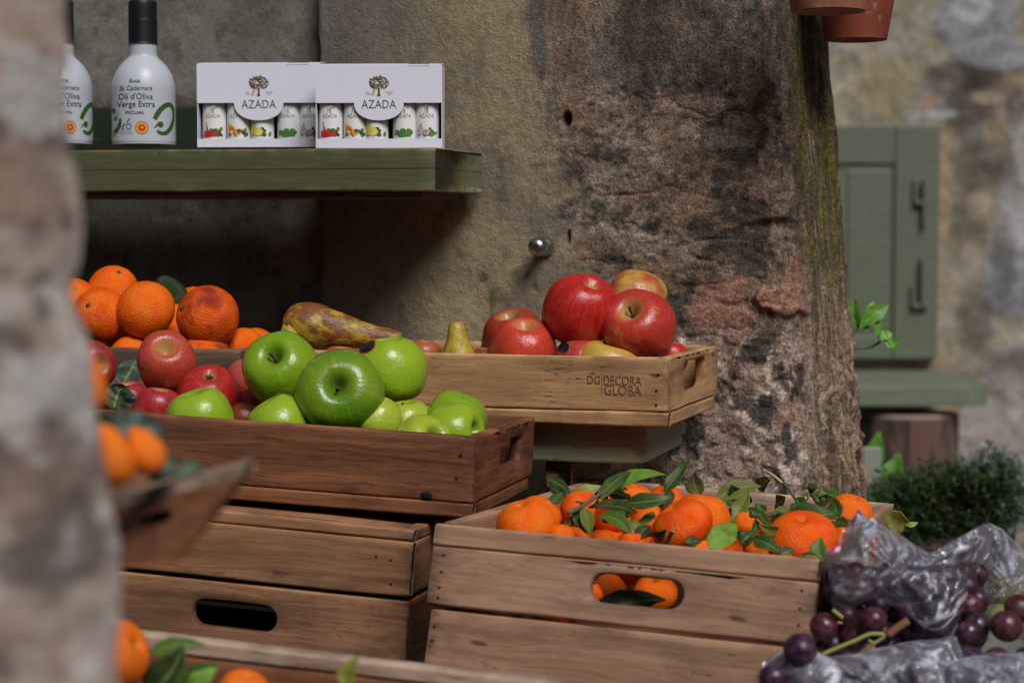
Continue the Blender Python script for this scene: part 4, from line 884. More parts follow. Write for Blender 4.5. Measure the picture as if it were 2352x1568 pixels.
stick(sC, b2, [z4(908, 795), z4(868, 690), z4(795, 575), z4(742, 512)], [1.82, 1.84, 1.86, 1.87], .0013, TWIG); stick(sC, b2, [z4(745, 525), z4(650, 445), z4(560, 390)], [1.87, 1.87, 1.87], [.0017, .0012, .0006], STRAW, "dry_tip"); stick(sC, b2, [z4(562, 392), z4(600, 455), z4(660, 510), z4(628, 580)], [1.87] * 4, .0004, STRAW, "dry_fibre")
b3 = P(*z4(1000, 600), 1.92)
sD = thing("mandarin_sprig", "stubby sprig with a round green bud sticking up before the stone", "sprig", b3, None, "leafy sprigs")
stick(sD, b3, [z4(1055, 690), z4(995, 595), z4(945, 468)], [1.90, 1.92, 1.93], [.0026, .0024, .0016], TWIG)
o_ = obj("bud", fruit_mesh('mandarin', 90), SK['avocado'], sD, P(*z4(1005, 552), 1.915) - b3, None, 12 * 1.915 / F); o_.color = (.02, .05, .015, 0)
for A, B, wp, c in (((960, 500), (920, 580), 14, 'd'), ((1040, 620), (1135, 610), 16, 'o'), ((1060, 650), (1125, 665), 14, 'k'), ((970, 600), (960, 680), 8, 'd')): leaf_part(sD, b3, z4(*A), z4(*B), wp, c, 1.91, 1.905, .4, .3)
# loose leaves, each a thing of its own
def loose(label, A, B, wp, c, D, DT=None, ro=.35, cu=.12, fold=.25, seed=0, nm="mandarin_leaf", grp="loose mandarin leaves"):
    b = P(*A, D); V, f = leaf_data(b, P(*B, DT or D), wp * D / F, ro, cu, fold, .45, seed); o = obj(nm, mesh(nm, [p - b for p in V], f, True, LUV), LEAF, None, b); o.color = (*LC[c], 1)
    sm = o.modifiers.new("thickness", 'SOLIDIFY'); sm.thickness = .0005; return tag(o, label, "leaf", grp)
loose("tall dark leaf standing up above the back of the mandarins", z3(1700, 810), z3(1922, 522), 36, 'd', 1.95, 1.96, .5, .1, .3, 41)
loose("dark leaf below the tall one, falling between two mandarins", z3(1760, 820), z3(1690, 970), 26, 'k', 1.88, 1.86, .3, .1, .3, 42)
loose("brown green leaf standing upright behind the large pitted mandarin", z3(2010, 850), z3(1965, 635), 44, 'r', 1.96, 1.97, .35, .1, .2, 43)
loose("yellow spotted leaf standing behind the shiny reddish mandarin", z3(900, 830), z3(1130, 760), 32, 'y', 1.93, 1.93, .3, .1, .2, 44)
loose("dark leaf in the shade beside the dark apple crate", z3(650, 700), z3(860, 840), 26, 'k', 1.95, 1.93, .4, .1, .2, 45)
loose("second dark leaf in the shade, just below the first", z3(680, 780), z3(830, 925), 26, 'k', 1.93, 1.90, .4, .1, .2, 46)
loose("olive leaf curling up in the middle of the mandarins", z3(1450, 1160), z3(1600, 985), 28, 'o', 1.80, 1.83, .7, .2, .3, 47)
loose("dark leaf beside the egg shaped mandarin at the rim", z3(1470, 1255), z3(1585, 1120), 30, 'k', 1.755, 1.775, .4, .1, .2, 48)
loose("small olive leaf between the pale spotted leaf and the dark one", z3(1350, 1090), z3(1510, 1150), 28, 'o', 1.775, 1.77, .6, .2, .2, 49)
loose("wide bright green leaf standing at the rim beside the egg shaped mandarin", z4(80, 1100), z4(335, 865), 58, 'b', 1.735, 1.77, .25, .05, .12, 50)
loose("large olive leaf behind, folded over a smaller one", z4(150, 660), z4(550, 545), 46, 'o', 1.93, 1.93, .35, .12, .3, 51)
loose("olive leaf in front of its folded larger neighbour", z4(250, 870), z4(430, 575), 40, 'o', 1.87, 1.89, .3, .1, .25, 52)
loose("dark leaf slanting down beside the twig's cut end", z4(430, 740), z4(650, 965), 26, 'd', 1.81, 1.77, .55, .1, .3, 53)
loose("dark green pointed leaf at the rim below the big dimpled mandarin", z4(475, 1010), z4(745, 1150), 36, 'd', 1.72, 1.70, .35, .1, .2, 54)
loose("short rounded dark leaf at the rim against the big dimpled mandarin", z4(720, 1150), z4(835, 1100), 30, 'd', 1.70, 1.705, .2, .1, .2, 55)
loose("light green oval leaf standing on the rim before the big dimpled mandarin", z4(1080, 1200), z4(1085, 1000), 38, 'm', 1.68, 1.69, .15, .05, .2, 56)
loose("dark flat leaf along the rim close to the plastic bags", z4(900, 1170), z4(1065, 1165), 22, 'd', 1.675, 1.67, .5, .1, .2, 57)
loose("green slip of leaf hanging at the crate's corner by the bags", z4(1060, 1170), z4(1095, 1260), 20, 'm', 1.665, 1.66, .3, .1, .2, 58)
loose("yellow green leaf lying over the crate's back corner", z4(1880, 885), z4(1640, 790), 54, 'y', 1.97, 1.99, .3, .15, .2, 59)
loose("thin yellow leaf tip pointing away from the crate's back corner", z4(1845, 895), z4(1955, 868), 14, 'y', 1.97, 1.97, .3, .15, .2, 60)
loose("curled dark leaf beside the small piece of mandarin", z4(510, 850), z4(450, 965), 22, 'd', 1.80, 1.78, .3, .2, .3, 61)
loose("dark shiny leaf rolled up like a bud at the rim", z4(355, 1065), z4(490, 950), 34, 'k', 1.755, 1.76, .2, .35, .4, 62)
loose("olive leaf behind the long bare twig", z4(670, 785), z4(810, 740), 24, 'o', 1.84, 1.85, .5, .15, .2, 63)
loose("blue green leaf behind the thin bent stalk", z4(820, 805), z4(965, 690), 28, 'd', 1.85, 1.86, .3, .1, .2, 64)
loose("long dark leaf across the hand hole", (1368, 1388), (1530, 1366), 62, 'k', 1.735, 1.74, .3, .25, .2, 65)
loose("thin dark leaf in the upper corner of the hand hole", (1312, 1345), (1372, 1338), 18, 'd', 1.745, 1.75, .3, .15, .2, 66)
b4 = P(1556, 1240, 1.70); st = thing("cut_stalk", "short green cut stalk standing on the rim before the egg shaped mandarin", "stalk", b4, None, "leafy sprigs"); stick(st, b4, [z3(1715, 1285), z3(1745, 1220), z3(1772, 1172)], [1.735, 1.73, 1.725], .0021, TWIG); stick(st, b4, [z3(1770, 1176), z3(1774, 1168)], [1.725, 1.725], .0023, CUT, "cut_end")
hl = "dark leaf tucked between the hidden mandarins of the heap"
for i in range(54):
    x_, y_ = rh.uniform(-ML + .085, -.03), rh.uniform(.04, .40); p = Mm @ Vector((x_, y_, rh.uniform(-.010, .020))); dd = depth(p); v_ = p - CAM; px_, py_ = 1176 + v_.dot(RT) / dd * F, 784 - v_.dot(UP) / dd * F; a_ = rh.uniform(0, 6.28); L_ = rh.uniform(30, 55)
    loose(hl, (px_, py_), (px_ + L_ * math.cos(a_), py_ - abs(L_ * .6 * math.sin(a_))), rh.uniform(22, 38), rh.choice('kddkmo'), dd, dd + rh.uniform(-.02, .02), rh.uniform(-.6, .8), rh.uniform(-.1, .3), rh.uniform(.1, .4), 200 + i, grp="leaves tucked in the mandarin heap")
# leaves in the apple crate
KALE = leafmat("dark_kale_leaf", (.02, .05, .03), (.05, .09, .06))
def kale(label, A, B, wp, c, D, DT, ro, seed, grp):
    b = P(*A, D); V, f = leaf_data(b, P(*B, DT), wp * D / F, ro, .15, .2, .6, seed, .28); o = obj("cabbage_leaf", mesh("cabbage_leaf", [p - b for p in V], f, True, LUV), KALE, None, b); o.color = (*c, 1)
    sm = o.modifiers.new("thickness", 'SOLIDIFY'); sm.thickness = .0006; o.modifiers.new("smooth", 'SUBSURF').levels = 1; o.modifiers["smooth"].render_levels = 1; return tag(o, label, "leaf", grp)
kc = (.025, .055, .034); KG = "dark cabbage leaves"
kale("grey green veined leaf standing behind the half hidden crimson apple", (272, 895), (312, 824), 62, (.045, .075, .055), 2.12, 2.14, .2, 71, KG)
kale("dark crinkled leaf at the dark crate's rim beside the crimson apple", (262, 945), (285, 884), 96, (.010, .028, .014), 2.0, 2.01, .25, 72, KG)
kale("blurred dark blue green leaf spread above the blurred mandarins", (210, 960), (385, 985), 90, (.020, .045, .038), 1.05, 1.05, .15, 73, KG)
kale("blurred dark green leaf beside the redder blurred mandarin", (345, 1105), (400, 1040), 80, (.018, .045, .028), 1.03, 1.04, .2, 74, KG)
kale("blurred pale edged leaf tip next to the tilted crate's rim", (395, 1095), (470, 1068), 34, (.05, .085, .045), 1.04, 1.05, .2, 75, KG)
for l, A, B, wp, c, D, s in (("blurred black green leaf beside the mandarin at the jamb's foot", (335, 1600), (420, 1478), 90, 'k', 1.34, 81), ("blurred bright tipped leaf just under the low pale rim", (345, 1500), (470, 1478), 40, 'm', 1.35, 82), ("blurred dark leaf in the bottom edge beside the low mandarin", (400, 1600), (500, 1520), 70, 'd', 1.33, 83), ("blurred yellow green leaf tip at the very bottom edge", (430, 1575), (500, 1530), 44, 'b', 1.30, 84), ("blurred yellow green leaf tip rising before the low pale rim", (790, 1580), (825, 1505), 46, 'y', 1.33, 85)):
    loose(l, A, B, wp, c, D, D, .3, .1, .2, s, "mandarin_leaf", "blurred leaves low in front")

# ------------------------------------------------------------------ lettering
_tc = {}
def text_verts(s, bold=0.0):
    if (s, bold) not in _tc:
        cu = bpy.data.curves.new("t", 'FONT'); cu.body = s; cu.size = 1.0; cu.resolution_u = 3; cu.offset = bold
        o = bpy.data.objects.new("t", cu); SC.collection.objects.link(o); dg = bpy.context.evaluated_depsgraph_get(); m = bpy.data.meshes.new_from_object(o.evaluated_get(dg))
        v = np.array([x.co[:2] for x in m.vertices]); f = [tuple(p.vertices) for p in m.polygons]; bpy.data.objects.remove(o); bpy.data.curves.remove(cu); bpy.data.meshes.remove(m)
        lo, hi = v.min(0), v.max(0); _tc[(s, bold)] = ((v - [(lo[0] + hi[0]) / 2, 0]) / [hi[0] - lo[0], 1], f, hi[1])
    return _tc[(s, bold)]
class Print:
    """flat printed marks in local x,z; collected per ink into one mesh each"""
    def __init__(s): s.d = {}
    def add(s, ink, v, f):
        V, Fc = s.d.setdefault(ink, ([], [])); o = len(V); V += [tuple(x) for x in v]; Fc += [tuple(i + o for i in q) for q in f]
    def text(s, ink, t, cx, base, width, height, slant=0.0, bold=0.0):
        v, f, h = text_verts(t, bold); k = height / .72
        s.add(ink, [(cx + a * width + slant * b * k, base + b * k) for a, b in v], f)
    def disc(s, ink, cx, cz, r, n=20, rz=None, teeth=0):
        rz = rz or r; v = [(cx, cz)]
        for k in range(n): a = 2 * math.pi * k / n; q = 1 - (.09 if teeth and k % 2 else 0); v.append((cx + r * q * math.cos(a), cz + rz * q * math.sin(a)))
        s.add(ink, v, [(0, 1 + k, 1 + (k + 1) % n) for k in range(n)])
    def stroke(s, ink, pts, wd, n=40):
        p = catmull(pts, n); w_ = np.interp(np.linspace(0, 1, n), np.linspace(0, 1, len(wd)), wd) if hasattr(wd, '__len__') else np.full(n, wd); v = []
        for i in range(n):
            t = p[min(i + 1, n - 1)] - p[max(i - 1, 0)]; t /= np.linalg.norm(t) + 1e-12; nn = np.array([-t[1], t[0]]); v += [tuple(p[i] + nn * w_[i] / 2), tuple(p[i] - nn * w_[i] / 2)]
        s.add(ink, v, [(2 * i, 2 * i + 1, 2 * i + 3, 2 * i + 2) for i in range(n - 1)])
    def poly(s, ink, pts): s.add(ink, pts, [tuple(range(len(pts)))])
    def tree(s, ink, cx, z0, h, seed=1, n=70):
        r = random.Random(seed); tw = h * .10
        s.poly(ink, [(cx - tw, z0), (cx + tw, z0), (cx + tw * .55, z0 + h * .18), (cx + tw * .6, z0 + h * .42), (cx - tw * .5, z0 + h * .42), (cx - tw * .45, z0 + h * .18)])
        for _ in range(n):
            a = r.uniform(0, 2 * math.pi); q = r.random() ** .5; x, z = cx + q * h * .52 * math.cos(a), z0 + h * .68 + q * h * .33 * math.sin(a); b = r.uniform(0, math.pi); L, W_ = h * .075, h * .026
            c, d = math.cos(b), math.sin(b); s.poly(ink, [(x - L * c, z - L * d), (x + W_ * d, z - W_ * c), (x + L * c, z + L * d), (x - W_ * d, z + W_ * c)])
        for dx in (-.30, -.22): s.stroke(ink, [(cx + dx * h - .06 * h, z0), (cx + dx * h + .06 * h, z0 + .42 * h)], h * .018, 4)
        for k in range(5): z = z0 + h * (.05 + .07 * k); s.stroke(ink, [(cx - .345 * h + .02 * k * h, z), (cx - .265 * h + .02 * k * h, z)], h * .014, 3)
    def build(s, parent, name, to3):
        for ink, (V, Fc) in s.d.items():
            m = mesh(name, [to3(*p) for p in V], Fc, False); m.update()
            # face outwards (towards -y of the parent)
            if sum(p.normal.y * p.area for p in m.polygons) > 0: m.flip_normals()
            obj(name, m, INK[ink], parent)
INK = {k: plain(k + "_print", c, .45) for k, c in {"black": (.012, .014, .02), "green": (.035, .11, .006), "red": (.55, .02, .015), "yellow": (.75, .36, .01), "grey": (.12, .12, .14), "brown": (.10, .075, .035), "olive": (.14, .20, .02), "darkolive": (.03, .025, .03), "leafgreen": (.06, .22, .03), "orange": (.75, .18, .01), "lemon": (.66, .55, .04), "mauve": (.30, .18, .24), "maroon": (.16, .03, .02), "palelemon": (.72, .70, .22), "peach": (.82, .42, .12), "palemauve": (.55, .42, .48)}.items()}
INK["gold"] = plain("gold_print", (.32, .22, .08), .35, .6); INK["burnt"] = plain("branded_wood", (.15, .078, .038), .8)

# ------------------------------------------------------------------ oil bottles
GLAZE = NM("white_bottle_glaze"); GLAZE.set(Base_Color=(.50, .52, .56), Roughness=.36); GLAZE = GLAZE.m
BLACKCAP = plain("black_cap", (.006, .006, .008), .45)
def oil_bottle(label, px, base, D, turn=0.0):
    k = D / F; c = P(px, base, D); b = thing("oil_bottle", label, "bottle", c, (0, 0, 0), "white olive oil bottles")
    R = 72.5 * k
    prof = [(0, 230 * k), (29 * k, 230 * k), (31.5 * k, 228 * k), (31.5 * k, 216 * k), (31.5 * k, 206 * k), (34 * k, 199 * k), (45 * k, 189 * k), (57 * k, 175 * k), (66 * k, 158 * k), (71 * k, 140 * k), (R, 125 * k), (R, 100 * k), (R, 60 * k), (R, 30 * k), (R * 1.002, 9 * k), (R * .985, 3.5 * k), (R * .95, .3 * k), (R * .6, 0), (0, 0)]
    V, f = lathe(prof, 90, 72); obj("glass_body", mesh("bottle", V, f), GLAZE, b)
    cp = [(0, 328 * k), (25 * k, 328 * k), (30 * k, 327 * k), (32.3 * k, 321 * k), (32.3 * k, 300 * k), (32.3 * k, 285 * k), (32.8 * k, 283 * k), (32.8 * k, 260 * k), (32.8 * k, 232 * k), (32 * k, 230.6 * k), (0, 230.6 * k)]
    V, f = lathe(cp, 50, 48); obj("cap", mesh("cap", V, f), BLACKCAP, b)
    pr = Print(); T = pr.text
    T("green", "finca", -19, 138, 24, 9, 0, .012); T("green", "Sa Cadernera", -17.5, 120, 73, 11.5, .22, .012)
    T("black", "Oli d'Oliva", -17.5, 100, 76, 14, 0, .008); T("black", "Verge Extra", -17, 83, 84, 14, 0, .008); T("black", "PICUAL", -19, 67, 42, 7, 0, .02)
    T("black", "d'O", -39, 32, 23, 15); T("grey", "Oli de Mallorca", -39, 26, 28, 3.2); pr.stroke("black", [(-37, 48), (-34, 54), (-31, 57)], 2.2, 6)
    T("grey", "DENOMINACIO D'ORIGEN", -39, 21.5, 28, 2.2)
    pr.disc("red", -4.5, 36, 15.5, 56, teeth=1); pr.d_order = 1
    b2 = Print(); b2.disc("yellow", -4.5, 36, 13.2, 30); b3 = Print(); b3.disc("red", -4.5, 36, 8.2, 24, teeth=1); b4_ = Print(); b4_.disc("yellow", -4.5, 36.5, 4.4, 12, 2.6)
    zz = lambda x, y: (229.7 + .1721 * x - 331, 333 - (201 + .1721 * y))
    pr.stroke("green", [zz(*q) for q in ((730, 445), (760, 380), (815, 305), (880, 252), (935, 245), (967, 300), (975, 385), (962, 470), (930, 555), (870, 620), (800, 622), (760, 590))], [10, 11.5, 11, 10.5, 9.5, 6, 4.5, 6, 8.5, 9.5, 8.5, 6], 60)
    pr.disc("green", *zz(805, 510), 6.3, 16, 7.2); pr.poly("green", [zz(710, 562), zz(775, 480), zz(825, 545)])
    pr.stroke("green", [zz(*q) for q in ((285, 430), (278, 500), (245, 575), (190, 635), (160, 650))], [5, 7.5, 9, 9, 5], 20); pr.poly("green", [zz(272, 352), zz(210, 395), zz(205, 450), zz(235, 465)]); pr.stroke("green", [zz(212, 360), zz(200, 315), zz(165, 330)], [6, 8, 6], 10)
    for p_, lift in ((pr, .0003), (b2, .0005), (b3, .0007), (b4_, .0009)):
        p_.build(b, "printed_lettering", lambda x, z, lift=lift: ((R + lift) * math.sin(math.asin(max(-.999, min(.999, x / 72.5)))), -(R + lift) * math.cos(math.asin(max(-.999, min(.999, x / 72.5)))), z * k))
    yw = math.atan2(c.x, c.y); b.rotation_euler = (0, 0, -yw + turn)
    return b
oil_bottle("white oil bottle with black cap standing whole between the jamb and the gift boxes", 331, 333.5, 2.44)
oil_bottle("white oil bottle with black cap half hidden behind the stone jamb", 140, 332, 2.50, .34)

# ------------------------------------------------------------------ gift boxes with small bottles
CARD = plain("lavender_white_card", (.73, .72, .80), .5); CARDIN = plain("card_inside", (.30, .29, .30), .8); GLASSD = plain("dark_oil_glass", (.05, .035, .006), .12); LABELW = plain("white_paper_label", (.78, .78, .77), .5); GOLD = plain("gold_foil", (.75, .55, .16), .25, .9)
def prism(pts, y0, y1):
    n = len(pts); v = [(x, y0, z) for x, z in pts] + [(x, y1, z) for x, z in pts]
    return v, [tuple(range(n)), tuple(range(n, 2 * n))[::-1]] + [(i, i + n, (i + 1) % n + n, (i + 1) % n) for i in range(n)]
def gift_box(label, px0, px1, base, top, D, yaw, who, tl, inks):
    k = D / F; Wd, H, dp = (px1 - px0) * k, (base - top) * k, .046; c = P((px0 + px1) / 2, base, D)
    b = thing("gift_box", label, "box", c, (0, 0, yaw), "white gift boxes"); t = .0009; w2 = Wd / 2
    z = lambda py: (base - py) * k
    zc, rr = z(237), 57 * k; xs_ = [-w2] + [-rr * math.cos(math.pi * i / 30) for i in range(31)] + [w2]; lo_ = [zc] + [zc - rr * .70 * math.sin(math.pi * i / 30) ** .85 for i in range(31)] + [zc]; nn = len(xs_)
    fv = [(x, y, q) for y in (0, t) for x, l in zip(xs_, lo_) for q in (l, H)]; ff = []
    for i in range(nn - 1):
        p, q = 2 * i, 2 * nn + 2 * i; ff += [(p, p + 2, p + 3, p + 1), (q, q + 1, q + 3, q + 2), (p, q, q + 2, p + 2), (p + 1, p + 3, q + 3, q + 1)]
    ff += [(0, 1, 2 * nn + 1, 2 * nn), (2 * nn - 2, 4 * nn - 2, 4 * nn - 1, 2 * nn - 1)]
    def part(nm, vf, mt=CARD, sm=False): return obj(nm, mesh(nm, vf[0], vf[1], sm), mt, b)
    part("front_flap", (fv, ff)); part("front_strip", prism([(-w2, 0), (-w2, z(319)), (w2, z(319)), (w2, 0)], 0, t))
    for s in (-1, 1): part("side_panel", box_v((s * w2 - t / 2 + (t / 2 if s < 0 else -t / 2), t + .0002, 0), (s * w2 + t / 2 + (t / 2 if s < 0 else -t / 2), dp, H)))
    part("back_panel", box_v((-w2 + t * 1.2, dp - t, 0), (w2 - t * 1.2, dp, H)), CARDIN); part("bottom_panel", box_v((-w2 + t * 1.2, t * 1.2, .0002), (w2 - t * 1.2, dp - t * 1.2, t)), CARDIN)
    lid = [(-w2 + t, .0005, H), (w2 - t, .0005, H), (w2 - t, dp, H + .0045), (-w2 + t, dp, H + .0045)]; lv = lid + [(x, y, q + t) for x, y, q in lid]
    part("lid", (lv, [(0, 3, 2, 1), (4, 5, 6, 7), (0, 1, 5, 4), (1, 2, 6, 5), (2, 3, 7, 6), (3, 0, 4, 7)]))
    sv = [(w2 * .46, -.0003, H - .0012), (w2 * .80, -.0003, H - .0012), (w2 * .80, .010, H + .0022), (w2 * .46, .010, H + .0022)]; part("gold_seal", (sv + [(x, y, q + .0003) for x, y, q in sv], [(0, 3, 2, 1), (4, 5, 6, 7), (0, 1, 5, 4), (1, 2, 6, 5), (2, 3, 7, 6), (3, 0, 4, 7)]), GOLD)
    pr = Print(); pr.text("brown", "AZADA", 0, z(249.5), 80 * k, 19.5 * k); pr.tree("gold", 0, z(222), 46 * k, 3, 150); pr.text("gold", "Est.", -25 * k, z(214), 9 * k, 3 * k, .2); pr.text("gold", "1998", -25 * k, z(219), 9 * k, 3 * k, .2); pr.text("gold", "Specialty", 24 * k, z(214), 17 * k, 3 * k, .2); pr.text("gold", "Oils", 24 * k, z(219), 8 * k, 3 * k, .2)
    pr.build(b, "printed_logo", lambda x, zz: (x, -.0003, zz))
    bpy.context.view_layer.update(); Mw = b.matrix_world
    xs = [(-.5 + q) * Wd for q in who]
    for i, (x, ink) in enumerate(zip(xs, inks)):
        R = 27.5 * k; loc = Mw @ Vector((x, .0035 + R, t + .0004)); m = thing("small_bottle", tl[i], "bottle", loc, (0, 0, yaw), "small flavoured oil bottles in gift boxes")
        hh = z(240)
        V, f = lathe([(0, hh + .004), (R * .5, hh + .004), (R * .92, hh), (R * .98, hh - .003), (R * .98, hh * .5), (R * .98, .002), (R * .9, 0), (0, 0)], 30, 32); obj("glass_body", mesh("glass", V, f), GLASSD, m)
        a0 = math.radians(78); V = []; n = 24
        for j in range(n + 1):
            a = -a0 + 2 * a0 * j / n; V += [((R + .0002) * math.sin(a), -(R + .0002) * math.cos(a), z(333)), ((R + .0002) * math.sin(a), -(R + .0002) * math.cos(a), z(237))]
        obj("paper_label", mesh("label", V, [(2 * j, 2 * j + 2, 2 * j + 3, 2 * j + 1) for j in range(n)]), LABELW, m)
        q = Print(); q.tree("gold", 1.5 * k, z(262), 21 * k, 5 + i, 60); q.text("gold", "AZADA", 0, z(273), 34 * k, 9 * k, 0, -.004)
        q2 = Print(); rr_ = random.Random(i + 3); zb = z(314)
        for _ in range(16): q2.disc(rr_.choice(["olive", "darkolive", "olive", "maroon", "leafgreen"]), rr_.uniform(-4, 24) * k, zb + rr_.uniform(0, 16) * k, rr_.uniform(3.2, 5) * k, 10)
        for _ in range(5): q2.disc("olive", rr_.uniform(-22, 0) * k, zb + rr_.uniform(0, 10) * k, 4 * k, 10)
        q3 = Print()
        if ink == 'red':
            for dz in (0, 4, 8): q3.stroke("red", [(-23 * k, zb + dz * .7 * k), (-8 * k, zb + dz * k), (14 * k, zb + dz * .5 * k)], [5 * k, 6 * k, 2 * k], 12)
            q3.stroke("red", [(-14 * k, zb + 22 * k), (-10 * k, zb + 10 * k), (2 * k, zb + 2 * k)], [3 * k, 6 * k, 4 * k], 12); q3.stroke("leafgreen", [(-13 * k, zb + 22 * k), (-16 * k, zb + 32 * k)], 1.6 * k, 5)
        elif ink == 'orange': q3.poly("peach", [(-24 * k, zb + 30 * k), (-20 * k, zb + 28 * k), (-6 * k, zb + 20 * k), (10 * k, zb + 6 * k), (0, zb - 2 * k), (-14 * k, zb + 2 * k), (-23 * k, zb + 12 * k)]); q3.poly("orange", [(-22 * k, zb + 26 * k), (-8 * k, zb + 17 * k), (5 * k, zb + 6 * k), (-2 * k, zb + 1 * k), (-14 * k, zb + 5 * k), (-21 * k, zb + 13 * k)])
        elif ink == 'lemon': q3.disc("lemon", -17 * k, zb + 14 * k, 8 * k, 14, 14 * k); q3.disc("lemon", -5 * k, zb + 9 * k, 10 * k, 20); q3.disc("palelemon", -5 * k, zb + 9 * k, 8 * k, 18)
        elif ink == 'leafgreen':
            for x_, z_ in ((-10, 6), (-2, 12), (4, 4), (-6, 1), (10, 8)): q3.disc("leafgreen", x_ * k, zb + z_ * k, 7 * k, 10, 4.5 * k)
        else: q3.disc("palemauve", -15 * k, zb + 11 * k, 9 * k, 16, 10 * k); q3.stroke("mauve", [(-15 * k, zb + 18 * k), (-12 * k, zb + 28 * k)], [7 * k, 1.5 * k], 6); q3.disc("mauve", -1 * k, zb + 6 * k, 8 * k, 14, 6 * k); q3.disc("palemauve", 0, zb + 6 * k, 6 * k, 12, 4 * k)
        for p_, lf in ((q, .0005), (q2, .0005), (q3, .0008)):
            p_.build(m, "printed_logo", lambda x, zz, lf=lf: ((R + lf) * math.sin(max(-1.3, min(1.3, x / R))), -(R + lf) * math.cos(max(-1.3, min(1.3, x / R))), zz))
    return b
IN = ['red', 'orange', 'lemon', 'leafgreen', 'mauve']; FL = ["red chillies", "an orange slice", "a lemon", "green herb leaves", "purple onion"]
gift_box("white gift box nearer the shelf end, gold foil seal catching the light on its lid", 725, 1016, 340, 151, 2.315, -.03, (.108, .302, .472, .695, .875), ["small oil bottle picturing %s in the box at the shelf end" % f for f in FL], IN)
gift_box("white gift box in the middle of the shelf, its lid seal brown in shade", 452, 738, 338, 148, 2.40, -.05, (.12, .317, .51, .727, .905), ["small oil bottle picturing %s in the box next to the big oil bottle" % f for f in FL], IN)

# lettering burnt into the sandy crate
pr = Print(); u = R_LOC
def crpx(px, py):                                     # picture point -> local x,z on the crate's front face
    Rm = Matrix.Translation(R_LOC) @ Euler(R_ROT).to_matrix().to_4x4(); n = Rm.to_3x3() @ Vector((0, -1, 0)); p = Rm.inverted() @ hit(px, py, R_LOC, n); return p.x, p.z
def crtext(t, x0, x1, y0, y1, b=.005):
    a, c_ = crpx(x0, y1), crpx(x1, y0); pr.text("burnt", t, (a[0] + c_[0]) / 2, a[1], c_[0] - a[0], c_[1] - a[1], 0, b)
crtext("DG", 1349, 1379, 862, 881); crtext("DECORA", 1387, 1474, 863, 883); crtext("GLOBA", 1388, 1474, 884, 906)
a, c_ = crpx(1383, 857), crpx(1383, 904); pr.stroke("burnt", [a, c_], .0006, 4)
pr.build(crR, "burnt_lettering", lambda x, z: (x, -.0006, z))

# ------------------------------------------------------------------ steel knob, terracotta pots
STEEL = plain("brushed_steel", (.42, .42, .41), .30, 1.0)
kb = wall_hit(1252, 566); nrm = Vector((WN.x, WN.y, 0)); kr = 22 * 2.38 / F
kq = thing("steel_wall_stud", "round brushed steel stud fixed to the plaster above the red apples", "wall stud", kb, None); kq.rotation_euler = nrm.to_track_quat('Z', 'Y').to_euler()
V, f = lathe([(0, .044), (kr * .45, .0435), (kr * .85, .040), (kr, .034), (kr * .97, .026), (kr * .7, .021), (kr * .55, .017), (kr * .6, .012), (kr * .95, .006), (kr * 1.0, 0), (0, -.004)], 50, 40); obj("knob_head", mesh("knob", V, f), STEEL, kq)
def terra(name, c):
    k = NM(name); v = k.objco(); n1 = k.noise(v, 28, 5, .65); b = k.mix(k.ramp(n1, .4, .7), c, tuple(a * .6 for a in c)); b = k.mix(k.ramp(k.noise(v, 22, 5, .7), .56, .70, 0, .55), b, (.42, .32, .27)); k.set(Base_Color=b, Roughness=.7); k.bump(n1, .25, .002); return k.m
TER1 = terra("pale_terracotta", (.30, .105, .052)); TER2 = terra("red_terracotta", (.24, .045, .020))
def pot(label, cx, base, r0, D, mt, flare, h=300):
    k = D / F; c = P(cx, base, D); t = thing("terracotta_pot", label, "plant pot", c, None, "terracotta pots on the wall"); r = r0 * k; H = h * k
    V, f = lathe([(0, .004), (r * .6, .002), (r * .93, 0), (r * .985, .0015), (r * 1.0, .005), (r * (1 + flare * .5), H * .5), (r * (1 + flare), H), (r * (1 + flare) * .9, H), (r * (1 + flare * .4) * .9, H * .4), (r * .85, .014), (0, .012)][::-1], 80, 64)
    obj("pot_body", mesh("pot", V, [q[::-1] for q in f]), mt, t)
    return t
pot("pale orange terracotta pot whose chalky base shows at the stone corner's top", 1902, 28, 86, 2.20, TER1, .25, 190)
pot("deep red terracotta pot hanging lower behind the pale one", 1966, 93, 72, 2.36, TER2, .45, 210)

# ------------------------------------------------------------------ far wall: shutter, sill, log, plants
def fp(px, py, d=0.0): return P(px, py, BD - d)
def fbox(parent, base, name, x0, x1, y0, y1, d0, d1, mt, bev=.004):
    a, b = P(x0, y1, BD), P(x1, y0, BD); v, f = box_v((a.x, BD - d1, a.z), (b.x, BD - d0, b.z)); m = mesh(name, [Vector(p) - base for p in v], f, False); o = obj(name, m, mt, parent); bv = o.modifiers.new("edge", 'BEVEL'); bv.width = bev; bv.segments = 2; return o
sb = fp(2040, 820); sh = thing("window_shutter", "closed grey green panelled shutter in the rubble wall", "shutter", sb)
fbox(sh, sb, "panel", 1860, 2062, 376, 792, -.03, .042, PAINT_SH); fbox(sh, sb, "stile", 2046, 2147, 290, 822, -.03, .055, PAINT_SH); fbox(sh, sb, "top_rail", 1850, 2045.6, 290, 378, -.03, .052, PAINT_SH); fbox(sh, sb, "bottom_rail", 1850, 2045.6, 770, 822, -.03, .052, PAINT_SH); fbox(sh, sb, "panel_moulding", 1940, 2036, 392, 756, -.02, .047, PAINT_SH)
